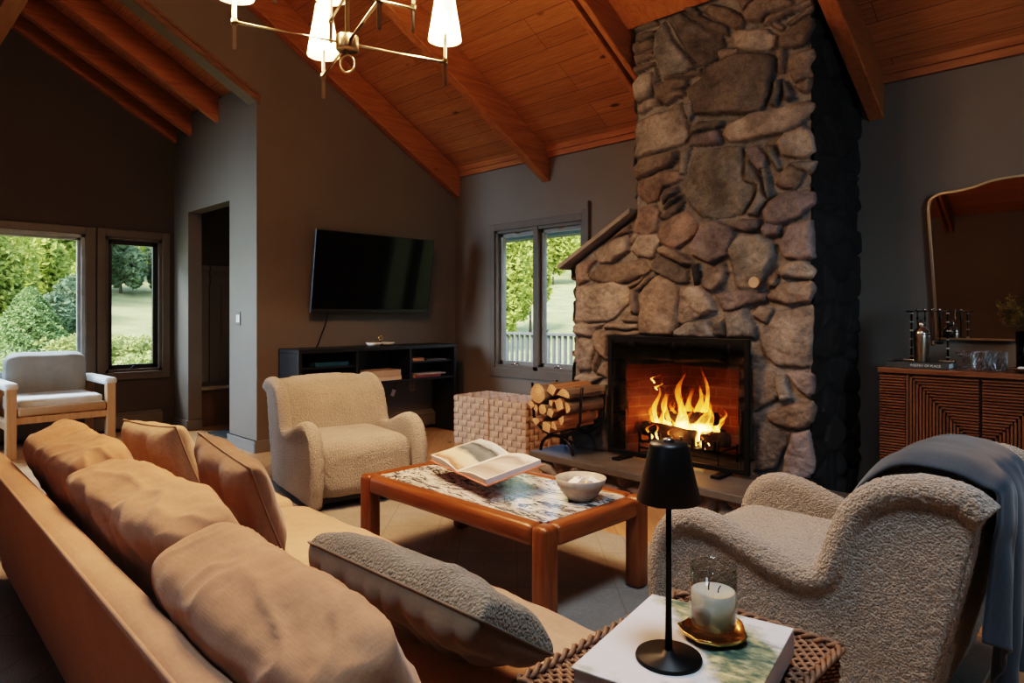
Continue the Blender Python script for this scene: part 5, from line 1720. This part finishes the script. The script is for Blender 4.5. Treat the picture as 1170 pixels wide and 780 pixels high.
lt.location = (.045, -BD - .0006, BH / 2); lt.rotation_euler = (R(90), 0, 0); lt.scale = (1.0, 1.0, 1.0)
rk = thing('bar_tool_stand', 'black and silver stand of hanging cocktail tools on the black book', 'bar tool stand', (-1.075, 4.645, T0 + BH))
M_BEADS = mat('beaded_silver', (.55, .55, .53), .3, .9)
for s in (-1, 1):
    bm = nb(); add_box(bm, s * .095 - .038, s * .095 + .038, -.03, .03, 0, .012, .003); obj('foot', bm, M_STEEL, rk)
    bm = nb(); add_tube(bm, [(s * .095, 0, .012), (s * .095, 0, .30)], .0075, 10); o = obj('post', bm, M_BLACK, rk)
    bm = nb()
    for k in range(6): add_lathe(bm, [(0, -.006), (.0092, -.004), (.0092, .004), (0, .006)], 10, (s * .095, 0, .03 + k * .052))
    obj('bead', bm, M_BEADS, o)
bm = nb(); add_tube(bm, [(-.125, 0, .302), (.125, 0, .302)], .005, 8)
obj('cross_bar', bm, M_STEEL, rk)
for k, x in enumerate((-.06, -.02, .02, .055)):
    bm = nb(); add_tube(bm, [(x, -.012, .308), (x, -.012, .26), (x, -.012, .245), (x, -.012, .12)], [.008, .008, .003, .003], 8)
    if k % 2: add_lathe(bm, [(0, 0), (.018, .004), (.024, .016), (.022, .017), (.015, .007), (0, .004)], 14, (x, -.012, .105))
    else: add_lathe(bm, [(0, .0), (.012, .01), (.004, .03)], 12, (x, -.012, .095))
    o = obj('hanging_tool', fixn(bm), M_BLACK if k != 2 else mat('copper_tool', (.45, .22, .11), .3, 1.0), rk)
    bm = nb(); add_lathe(bm, [(0, -.008), (.0088, -.004), (.0088, .004), (0, .008)], 10, (x, -.012, .312)); obj('finial', bm, M_STEEL, o)
sh = thing('cocktail_shaker', 'brushed steel cocktail shaker standing on the black book', 'cocktail shaker', (-1.095, 4.555, T0 + BH))
bm = nb(); add_lathe(bm, [(.0, 0), (.034, .0), (.036, .004), (.044, .15), (.0445, .165), (.043, .168)], 36); obj('tumbler', fixn(bm), M_PEWTER, sh)
bm = nb(); add_lathe(bm, [(.0455, .160), (.045, .172), (.036, .190), (.024, .202), (.0215, .208)], 36); obj('strainer_top', fixn(bm), M_STEEL, sh)
bm = nb(); add_lathe(bm, [(.0225, .206), (.0225, .225), (.018, .238), (.010, .242), (.008, .250), (0, .252)], 28); obj('cap', fixn(bm), M_STEEL, sh)
# glasses
def tumbler(x, y, label, cutn=10):
    bm = nb()
    add_lathe(bm, [(0, 0), (.036, 0), (.038, .004), (.040, .108), (.0385, .109), (.036, .012), (0, .010)], 36)
    o = obj('glass_tumbler', fixn(bm), M_CUT); o.location = (x, y, T0)
    return tag(o, label, 'glass', 'tumblers on the sideboard')
def cutglass():
    t = NT('cut_crystal')
    x, y, z = t.sep(t.co())
    a = t.math('ARCTAN2', y, x)
    w = t.math('ADD', t.math('SINE', t.math('ADD', t.math('MULTIPLY', a, 14.0), t.math('MULTIPLY', z, 160.0))), t.math('SINE', t.math('SUBTRACT', t.math('MULTIPLY', a, 14.0), t.math('MULTIPLY', z, 160.0))))
    nrm = t.bump(w, .8, .004)
    tr = t.n('BsdfTransparent', inp={'Color': (.80, .84, .85)}).outputs[0]
    g = t.n('BsdfGlossy', inp={'Color': (1, 1, 1), 'Roughness': .06, 'Normal': nrm}).outputs[0]
    f = t.math('ADD', t.math('MULTIPLY', t.n('Fresnel', inp={'IOR': 1.5, 'Normal': nrm}).outputs[0], .9), .22)
    f = t.math('MULTIPLY', f, t.math('SUBTRACT', 1.0, t.n('NewGeometry').outputs['Backfacing']))
    return t.done(t.n('MixShader', inp={0: f, 1: tr, 2: g}).outputs[0])
M_CUT = cutglass()
tumbler(-.815, 4.565, 'cut glass tumbler nearest the stemmed coupe on the sideboard')
tumbler(-.765, 4.70, 'cut glass tumbler set back behind the two in front')
tumbler(-.718, 4.565, 'cut glass tumbler nearest the vase on the sideboard')
def coupe(x, y, label):
    o = thing('coupe_glass', label, 'glass', (x, y, T0), 0, 'coupes on the sideboard')
    bm = nb(); add_lathe(bm, [(0, .060), (.010, .062), (.034, .078), (.042, .100), (.041, .101), (.032, .081), (.0, .066)], 32); obj('bowl', fixn(bm), M_CUT, o)
    bm = nb(); add_lathe(bm, [(.004, .010), (.004, .03), (.008, .035), (.004, .04), (.005, .062)], 14); obj('stem', bm, M_CUT, o)
    bm = nb(); add_lathe(bm, [(0, 0), (.034, .0), (.034, .002), (.006, .010), (0, .011)], 28); obj('foot', bm, M_CUT, o)
coupe(-.897, 4.625, 'stemmed crystal coupe glass nearest the black book')
coupe(-.890, 4.745, 'stemmed crystal coupe glass standing behind the other coupe')
# flat crystal box lids: small dish in front of the vase
pd = thing('silver_dish', 'shallow pale dish at the front of the sideboard beside the vase', 'dish', (-.60, 4.53, T0))
bm = nb(); add_lathe(bm, [(0, .006), (.035, .004), (.062, .020), (.072, .026), (.070, .028), (.05, .018), (0, .010)], 32); obj('dish_body', fixn(bm), M_STEEL, pd)
bm = nb(); add_box(bm, -.03, .03, -.022, .022, .010, .034, .008); obj('soap', bm, mat('pale_soap', (.62, .66, .70), .5), pd)
# vase with dried sprigs
vx, vy = -.58, 4.68
va = thing('vase', 'dark smoked glass vase of dried sprigs in front of the mirror', 'vase', (vx, vy, T0))
t = NT('smoked_vase'); t.done(t.n('MixShader', inp={0: t.math('MULTIPLY', t.math('SUBTRACT', 1.0, t.n('NewGeometry').outputs['Backfacing']), t.math('ADD', t.math('MULTIPLY', t.n('Fresnel', inp={'IOR': 1.4}).outputs[0], .8), .05)), 1: t.n('BsdfTransparent', inp={'Color': (.10, .10, .095)}).outputs[0], 2: t.n('BsdfGlossy', inp={'Color': (1, 1, 1), 'Roughness': .05}).outputs[0]}).outputs[0])
bm = nb(); add_lathe(bm, [(0, 0), (.072, 0), (.078, .006), (.080, .22), (.074, .225), (.073, .012), (0, .010)], 36); obj('vase_body', fixn(bm), MATS['smoked_vase'], va)
sp = thing('dried_bouquet', 'bushy olive dried sprigs standing in the smoked glass vase', 'bouquet', (vx, vy, T0 + .013))
rg = random.Random(77)
bm = nb(); tips = []
for i in range(46):
    a = rg.uniform(0, 2 * PI); lean = rg.uniform(.05, .20); h = rg.uniform(.25, .385)
    b0 = (.04 * math.cos(a + 2), .04 * math.sin(a + 2), .0)
    p = smooth_path([b0, (.052 * math.cos(a) * min(1, lean * 8), .052 * math.sin(a) * min(1, lean * 8), .235), (lean * .75 * math.cos(a), lean * .75 * math.sin(a), h * .85), (lean * math.cos(a), lean * math.sin(a), h)], 3)
    add_tube(bm, p, .0016, 4); tips += [(q, 1) for q in p if q.z > .268]
obj('stem', bm, mat('dried_stem', (.10, .075, .035), .9), sp)
def leaf_quads(centers, n_per, spread, size, seed, flat=0.0):
    r_ = np.random.RandomState(seed)
    c = np.asarray(centers, float); n = len(c) * n_per
    p = np.repeat(c, n_per, 0) + r_.normal(0, 1, (n, 3)) * spread
    a = r_.normal(0, 1, (n, 3)); a[:, 2] *= (1 - flat); a /= np.linalg.norm(a, axis=1)[:, None]
    b = r_.normal(0, 1, (n, 3)); b -= (b * a).sum(1)[:, None] * a; b /= np.linalg.norm(b, axis=1)[:, None]
    s = size * r_.uniform(.5, 1.3, n)[:, None]
    V = np.stack([p - a * s, p + b * s * .5, p + a * s, p - b * s * .5], 1).reshape(-1, 3)
    F = np.arange(n * 4).reshape(-1, 4)
    return V, F
V, F = leaf_quads([tuple(q) for q, _ in tips], 26, .012, .0075, 5)
np_obj('foliage', V, F, M_DRIED, sp, False)

# ------------------------------------------------------------------ chandelier
HX, HY, HZ, HK = -2.81, 1.72, 2.498, 1.143
chd = thing('chandelier', 'two-tier brass chandelier with white tapered shades hanging from the ceiling', 'chandelier', (HX, HY, HZ))
chd.scale = (HK, HK, HK)
top = (zc(HY) - HZ) / HK
bm = nb(); add_lathe(bm, [(0, -.022), (.044, -.022), (.047, -.018), (.047, .034), (.044, .038), (0, .038)], 36); obj('hub', bm, M_BRASS, chd)
bm = nb(); add_lathe(bm, [(0, .20), (.026, .20), (.026, .235), (0, .235)], 28); obj('hub', bm, M_BRASS, chd)
bm = nb(); add_tube(bm, [(0, 0, .03), (0, 0, top)], .010, 12); obj('stem', bm, M_BRASS, chd)
bm = nb(); add_lathe(bm, [(0, top - .04), (.07, top - .04), (.07, top), (0, top)], 30); obj('canopy', bm, M_BRASS, chd)
bm = nb(); add_tube(bm, [(0, 0, -.02), (0, 0, -.042)], .006, 8); add_tube(bm, [(.030 * math.cos(a) * .72, .030 * math.cos(a) * .69, -.076 + .036 * math.sin(a)) for a in np.linspace(0, 2 * PI, 25)[:-1]], .0045, 8, closed=True); obj('finial_ring', bm, M_BRASS, chd)
def shade_mat():
    t = NT('lit_linen_shade')
    x, y, z = t.sep(t.co())
    d = t.n('BsdfDiffuse', inp={'Color': (.85, .78, .66)}).outputs[0]
    tl = t.n('BsdfTranslucent', inp={'Color': (.98, .93, .85)}).outputs[0]
    mx = t.n('MixShader', inp={0: .88, 1: d, 2: tl}).outputs[0]
    e = t.n('Emission', inp={'Color': (1.0, .80, .52), 'Strength': 2.2}).outputs[0]
    return t.done(t.n('AddShader', inp={0: mx, 1: e}).outputs[0])
M_SHADE = shade_mat()
M_BULB = emis('bulb_glow', (1.0, .78, .48), 14.0)
ang0 = math.atan2(.7046 * .1355 + .7096 * .073, .7096 * .1355 - .7046 * .073)   # heading of the arm that points right of the hub
CH_LIGHTS = []
for tier, (zt, Ln) in enumerate(((0.008, .437), (.216, .288))):
    for k in range(4):
        a = ang0 + k * PI / 2
        ex, ey = math.cos(a) * Ln, math.sin(a) * Ln
        bm = nb(); add_tube(bm, [(math.cos(a) * .02, math.sin(a) * .02, zt), (ex, ey, zt)], .0065, 10)
        add_tube(bm, [(ex, ey, zt - .012), (ex, ey, zt + .012)], .0125, 12)
        arm = obj('arm', bm, M_BRASS, chd)
        bm = nb(); add_tube(bm, [(ex, ey, zt - .10), (ex, ey, zt + .14)], [.0085, .0085], 10); add_tube(bm, [(ex, ey, zt - .104), (ex, ey, zt - .078)], .0072, 10)
        obj('candle_rod', bm, M_PEWTER, arm)
        bm = nb()
        add_lathe(bm, [(.074, .098), (.036, .335)], 36, (ex, ey, zt), cap0=False, cap1=False)
        obj('lamp_shade', bm, M_SHADE, arm, smooth=True)
        bm = nb(); add_lathe(bm, [(0, .14), (.012, .15), (.018, .185), (.010, .215), (0, .225)], 14, (ex, ey, zt)); obj('bulb', bm, M_BULB, arm)
        CH_LIGHTS.append((HX + HK * (ex - .03 * math.sin(a)), HY + HK * (ey + .03 * math.cos(a)), HZ + HK * (zt + .135)))
# ------------------------------------------------------------------ outdoors
def gz_(x, y):
    """garden rises away from the house"""
    d = max(0.0, math.hypot(max(0.0, -8.6 - x), max(0.0, y - 8.2)) )
    return -.42 + .155 * max(0.0, d - 1.0) + .10 * mnoise.noise(Vector((x * .25, y * .25, 0)))
GX, GY = np.meshgrid(np.linspace(-62, 14, 120), np.linspace(-28, 62, 140), indexing='xy')
V = np.array([(x, y, gz_(x, y)) for x, y in zip(GX.ravel(), GY.ravel())])
lawn = np_obj('lawn', V, grid_faces(120, 140), M_LAWN)
lawn['kind'] = 'structure'

def clump(name, label, cat, c, radii, n, size, m, seed, group=None, shape='ball', trunk=None, flat=.3):
    """a plant: leaf cards over the outside of several lobes, on a stem"""
    r_ = np.random.RandomState(seed)
    x, y = c
    g = gz_(x, y)
    root = thing(name, label, cat, (x, y, g), 0, group)
    if shape == 'cone':
        h = r_.uniform(0, 1, n) ** .75; a = r_.uniform(0, 2 * PI, n)
        rad = (1 - h) ** .75 * radii[0] * (1 + .12 * np.sin(a * 7 + h * 30)) * r_.uniform(.72, 1.0, n) + .03
        P = np.stack([np.cos(a) * rad, np.sin(a) * rad, h * radii[2] + .03], 1)
    elif shape == 'fern':
        k = n // 26; P = []
        for i in range(k):
            a = r_.uniform(0, 2 * PI); l = radii[0] * r_.uniform(.6, 1.0); hh = radii[2] * r_.uniform(.6, 1.0); bx, by = r_.normal(0, radii[0] * .35, 2)
            for j in range(26):
                u = (j + 1) / 26; s = (1 - u) * .10
                P.append((bx + math.cos(a) * l * u + r_.normal(0, s * .6), by + math.sin(a) * l * u + r_.normal(0, s * .6), hh * math.sin(u * PI * .62)))
        P = np.array(P)
    else:
        nl = 12 if shape == 'crown' else 8
        lob = r_.normal(0, .42, (nl, 3)) * np.array(radii); lob[:, 2] = np.abs(lob[:, 2]) if shape != 'crown' else lob[:, 2]
        k = r_.randint(0, nl, n)
        d = r_.normal(0, 1, (n, 3)); d /= np.linalg.norm(d, axis=1)[:, None]
        P = lob[k] + d * np.array(radii) * .55 * r_.uniform(.7, 1.05, (n, 1))
        P[:, 2] += radii[2] * .7 if shape != 'crown' else (trunk or 2.0) + radii[2] * .5
        P[:, 2] = np.maximum(P[:, 2], .03)
    V, F = leaf_quads(P, 1, 0, size, seed + 1, flat)
    np_obj('foliage', V, F, m, root, False)
    if shape == 'crown':
        bm = nb(); T_ = (trunk or 2.0)
        add_tube(bm, [(0, 0, -.2), (.05, .03, T_ * .5), (-.03, .05, T_ + radii[2] * .4)], [.13, .11, .06], 10)
        for q in range(5):
            a = q * 1.3; add_tube(bm, [(0, 0, T_ * .8), (math.cos(a) * radii[0] * .5, math.sin(a) * radii[1] * .5, T_ + radii[2] * .5)], [.05, .02], 6)
        obj('trunk', bm, M_BARK, root)
    else:
        bm = nb(); add_tube(bm, [(0, 0, -.1), (0, 0, radii[2] * .5)], [.05, .03], 6); obj('stem', bm, M_BARK, root)
    return root

def off(px, X):
    """direction of a photo column met with the plane x = X"""
    r = (px - 585) / CF; c, s = math.cos(CTH), math.sin(CTH)
    d = X / (r * c - s)
    return d * (r * s + c)
# --- garden seen through the two alcove windows
clump('shrub', 'dense conical spruce shrub in the garden outside the big window', 'shrub', (-14.6, off(34, -14.6)), (.72, .72, 1.35), 16000, .032, M_LEAF2, 1, None, 'cone', flat=.1)
clump('shrub', 'low round green shrub beside the conical spruce', 'shrub', (-15.6, off(84, -15.6)), (.62, .55, .70), 5000, .06, M_LEAF4, 2, 'garden shrubs')
clump('shrub', 'bluish shrub at the top of the lawn seen through the narrow casement', 'shrub', (-25, off(138, -25)), (1.2, .44, 1.15), 7000, .10, M_LEAF4, 3, 'garden shrubs')
clump('shrub', 'bluish shrub at the edge of the narrow casement view', 'shrub', (-24.4, off(182, -24.4)), (1.2, .46, 1.05), 7000, .10, M_LEAF4, 4, 'garden shrubs')
clump('shrub', 'green bush in shade behind the conical spruce', 'shrub', (-18.6, off(52, -18.6)), (.8, .50, .95), 7000, .10, M_LEAF1, 5, 'garden shrubs')
clump('shrub', 'light green bush at the outer edge of the big window', 'shrub', (-16.2, off(-14, -16.2)), (.7, .5, 1.6), 8000, .07, M_LEAF1, 6, 'garden shrubs')
for i, px in enumerate((-16, 22, 58, 94, 124, 152, 182)):
    X = -10.3 - (i % 2) * 1.5
    clump('fern', ['feathery yellow green fern in the front row below the alcove windows', 'feathery yellow green fern in the back row below the alcove windows'][i % 2], 'fern', (X, off(px, X)), (.40, .40, .98 if px > 90 else .60), 4200, .040, M_FERN, 20 + i, 'ferns below the windows' + ('', ', back row')[i % 2], 'fern')
tr = [(6, -22.5, 1.5, (1.5, .62, 1.9), M_LEAF1, 'bright green leafy tree filling the top of the big window', 9000), (72, -24.5, 1.4, (1.5, .72, 1.9), M_LEAF1, 'yellow green tree over the conical spruce', 9000),
      (-75, -22, 1.5, (1.5, .8, 2.4), M_LEAF1, 'bright tree beyond the outer edge of the big window', 8000), (112, -29, 1.2, (1.5, .62, 1.8), M_LEAF1, 'light green tree behind the mullion between the windows', 8000),
      (148, -31, .8, (1.5, .62, 2.0), M_LEAF1, 'yellow green tree with a pale trunk in the narrow casement', 8000)]
for i, (px, X, tk, rad, m, lab, n) in enumerate(tr):
    clump('garden_tree', lab, 'tree', (X, off(px, X)), rad, n, .11, m, 50 + i, 'garden trees', 'crown', tk)
wood = [(-8, -35.5), (62, -35.5), (118, -36.5), (186, -35.5)]
for i, (px, X) in enumerate(wood):
    clump('woodland_tree', 'dark tree in the shaded wood beyond the lawn', 'tree', (X, off(px, X)), (1.3, .74, 4.0), 5600, .24, M_LEAF3, 80 + i, 'woodland trees', 'crown', 2.8)
def thicket(name, label, x0, x1, y0, y1, h, n, size, m, seed):
    r_ = np.random.RandomState(seed)
    X = r_.uniform(x0, x1, n); Y = r_.uniform(y0, y1, n); u = r_.uniform(0, 1, n)
    G = np.array([gz_(a, b_) for a, b_ in zip(X, Y)])
    Z = G + u * h * (.8 + .5 * vnoise(X * .35 + Y * .35, Y * .35, seed))
    V, F = leaf_quads(np.stack([X, Y, Z], 1), 1, 0, size, seed)
    return tag(np_obj(name, V, F, m, None, False), label, 'foliage', kind='stuff')
thicket('woodland_foliage', 'deep shaded wood filling the view behind the lawn and garden trees', -46, -39, -4, 19, 9.5, 20000, .34, M_LEAF3, 301)
thicket('hillside_foliage', 'mixed green wood closing the view above the hillside lawn', -44, -22, 41, 45, 8, 16000, .34, M_LEAF1, 302)
# --- hillside seen through the back window
def offy(px, Y):
    r = (px - 585) / CF; c, s = math.cos(CTH), math.sin(CTH)
    return Y / (r * s + c) * (r * c - s)
bw_ = [(574, 12.0, (.75, .42, 2.1), M_LEAF1, 6500, 'tall loose shrub beyond the deck railing'), (606, 14.2, (.8, .42, 1.5), M_LEAF1, 5500, 'light green shrub behind the deck railing'),
       (560, 24, (.95, 1.0, 2.2), M_LEAF1, 6000, 'yellow green bush up the hillside'), (598, 27.5, (1.0, 1.0, 2.2), M_LEAF1, 6000, 'bright bush at the top of the hillside lawn'),
       (632, 24.5, (.95, 1.0, 1.9), M_LEAF1, 6000, 'round bush above the hillside lawn'), (664, 28, (1.0, 1.0, 2.2), M_LEAF1, 6000, 'bush on the hillside beside the chimney')]
for i, (px, Y, rad, m, n, lab) in enumerate(bw_):
    clump('shrub', lab, 'shrub', (offy(px, Y), Y), rad, n, .09 if Y < 20 else .15, m, 130 + i, 'hillside shrubs')
for i, px in enumerate((548, 582, 616, 650, 684)):
    Y = 33 if i < 5 else 37.5
    clump('hillside_tree', 'leafy green tree along the top of the hillside', 'tree', (offy(px, Y), Y), (.95, 1.0, 4.2), 5600, .22, M_LEAF1, 150 + i, 'hillside trees', 'crown', 2.0)
# deck and its railing
bm = nb()
for i in range(18): add_box(bm, -9.0, -1.0, 5.12 + i * .145, 5.12 + i * .145 + .14, -.09, -.05)
d = struct('deck_floor', bm, M_DECK)
rl = thing('deck_railing', 'grey painted wooden deck railing with capped posts outside the back window', 'railing', (-5.0, 7.62, -.05))
for x in (-7.94, -6.92, -5.90, -4.88, -3.86, -2.84):
    bm = nb(); add_box(bm, x + 5.0 - .066, x + 5.0 + .066, -.066, .066, 0, 1.03, .004); p_ = obj('post', bm, M_DECK, rl)
    bm = nb(); add_box(bm, x + 5.0 - .082, x + 5.0 + .082, -.082, .082, 1.03, 1.055, .004); add_lathe(bm, [(.085, 1.055), (0, 1.10)], 4, (x + 5.0, 0, 0)); obj('post_cap', bm, M_DECK, p_)
bm = nb(); add_box(bm, -2.95, 2.2, -.05, .05, .955, .995, .004); obj('top_rail', bm, M_DECK, rl)
bm = nb(); add_box(bm, -2.95, 2.2, -.025, .025, .12, .16, .003); obj('bottom_rail', bm, M_DECK, rl)
for i in range(46):
    x = -2.9 + i * .111
    if min(abs(x - (q + 5.0)) for q in (-7.94, -6.92, -5.90, -4.88, -3.86, -2.84)) < .085: continue
    bm = nb(); add_box(bm, x - .02, x + .02, -.018, .018, .16, .956); obj('baluster', bm, M_DECK, rl)
box('roof_eave', -9.0, 1.0, 5.55, 5.75, 2.09, 2.50, M_TEAL, st=True)

# ------------------------------------------------------------------ light
def light(name, typ, loc, energy, col, rot=None, **k):
    l = bpy.data.lights.new(name, typ); l.energy = energy; l.color = col
    for a, v in k.items(): setattr(l, a, v)
    o = bpy.data.objects.new(name, l); link(o); o.location = loc
    if rot: o.rotation_euler = rot
    return o
def aim(o, tgt):
    o.rotation_euler = (Vector(tgt) - o.location).to_track_quat('-Z', 'Y').to_euler()
    return o
WARM = (1.0, .59, .32)
for p in CH_LIGHTS:
    light('chandelier_light', 'POINT', p, 78.0, WARM, shadow_soft_size=.02)
    light('chandelier_uplight', 'POINT', (p[0], p[1], p[2] + .28), 18.0, (1.0, .66, .40), shadow_soft_size=.02)
light('fire_light', 'POINT', (-2.53, 4.24, .48), 8, (1.0, .40, .10), shadow_soft_size=.10)
light('fire_light', 'POINT', (-2.48, 4.12, .40), 14, (1.0, .42, .12), shadow_soft_size=.08)
COOL = (.60, .79, 1.0)
# unseen cool fill lamps added inside the room, with no windows behind them
aim(light('cool_fill', 'AREA', (-.8, -3.9, 2.6), 5, COOL, shape='RECTANGLE', size=.9, size_y=1.2, spread=R(90)), (-1.2, 2.6, .5))
aim(light('overhead_fill', 'AREA', (.1, .4, 4.6), 34, (.70, .85, 1.0), shape='RECTANGLE', size=1.0, size_y=1.0, spread=R(75)), (-.6, 1.9, .5))  # added overhead to brighten the book and blanket tops
aim(light('cool_fill', 'AREA', (-6.4, -1.8, 1.7), 52, (.62, .82, 1.0), shape='RECTANGLE', size=1.0, size_y=1.6, spread=R(55)), (-6.0, 2.6, 1.0))  # added to light the pillar and doorway wall
aim(light('cool_fill', 'AREA', (2.9, 1.5, 1.7), 26, (.55, .80, 1.0), shape='RECTANGLE', size=.9, size_y=1.3, spread=R(70)), (-.8, 4.7, 1.2))  # added for cool glints on the sideboard and glasses
# sky light pouring through the real windows from outside, above the sight line
aim(light('sky_glow', 'AREA', (-4.5, 5.45, 3.6), 200, (.74, .88, 1.0), shape='RECTANGLE', size=1.6, size_y=.8), (-4.45, 4.7, .5))
aim(light('sky_glow', 'AREA', (-9.6, 1.2, 3.6), 620, (.80, .92, 1.0), shape='RECTANGLE', size=2.6, size_y=1.0), (-6.8, 1.4, .4))
s = light('sun', 'SUN', (0, 0, 20), 8.0, (1.0, .95, .85), angle=R(12)); s.rotation_euler = (R(38), R(18), 0)
w = bpy.data.worlds.new('World'); SC.world = w; w.use_nodes = True
nt = w.node_tree; nt.nodes.clear()
sky = nt.nodes.new('ShaderNodeTexSky')
try:
    sky.sky_type = 'NISHITA'; sky.sun_disc = False; sky.sun_elevation = R(48); sky.sun_rotation = R(150); sky.air_density = 1.0; sky.dust_density = 2.5
except Exception: pass
bg = nt.nodes.new('ShaderNodeBackground'); bg.inputs[1].default_value = 1.05
out = nt.nodes.new('ShaderNodeOutputWorld')
nt.links.new(sky.outputs[0], bg.inputs[0]); nt.links.new(bg.outputs[0], out.inputs[0])

# ------------------------------------------------------------------ camera
cd = bpy.data.cameras.new('camera'); cam = bpy.data.objects.new('camera', cd); link(cam)
cam.location = (0, 0, 1.22); cam.rotation_euler = (R(90), 0, CTH)
cd.sensor_width = 36.0; cd.lens = CF / 1170 * 36.0; cd.shift_y = -(390 - 359.5) / 1170
cd.clip_start = .05; cd.clip_end = 300
SC.camera = cam
SC.view_settings.view_transform = 'Filmic'
try: SC.view_settings.look = 'High Contrast'
except Exception: pass
SC.view_settings.exposure = -0.42
SC.cycles.use_denoising = True
SC.cycles.max_bounces = 8; SC.cycles.transparent_max_bounces = 24
SC.cycles.sample_clamp_indirect = 4.0
SC.cycles.caustics_reflective = False; SC.cycles.caustics_refractive = False
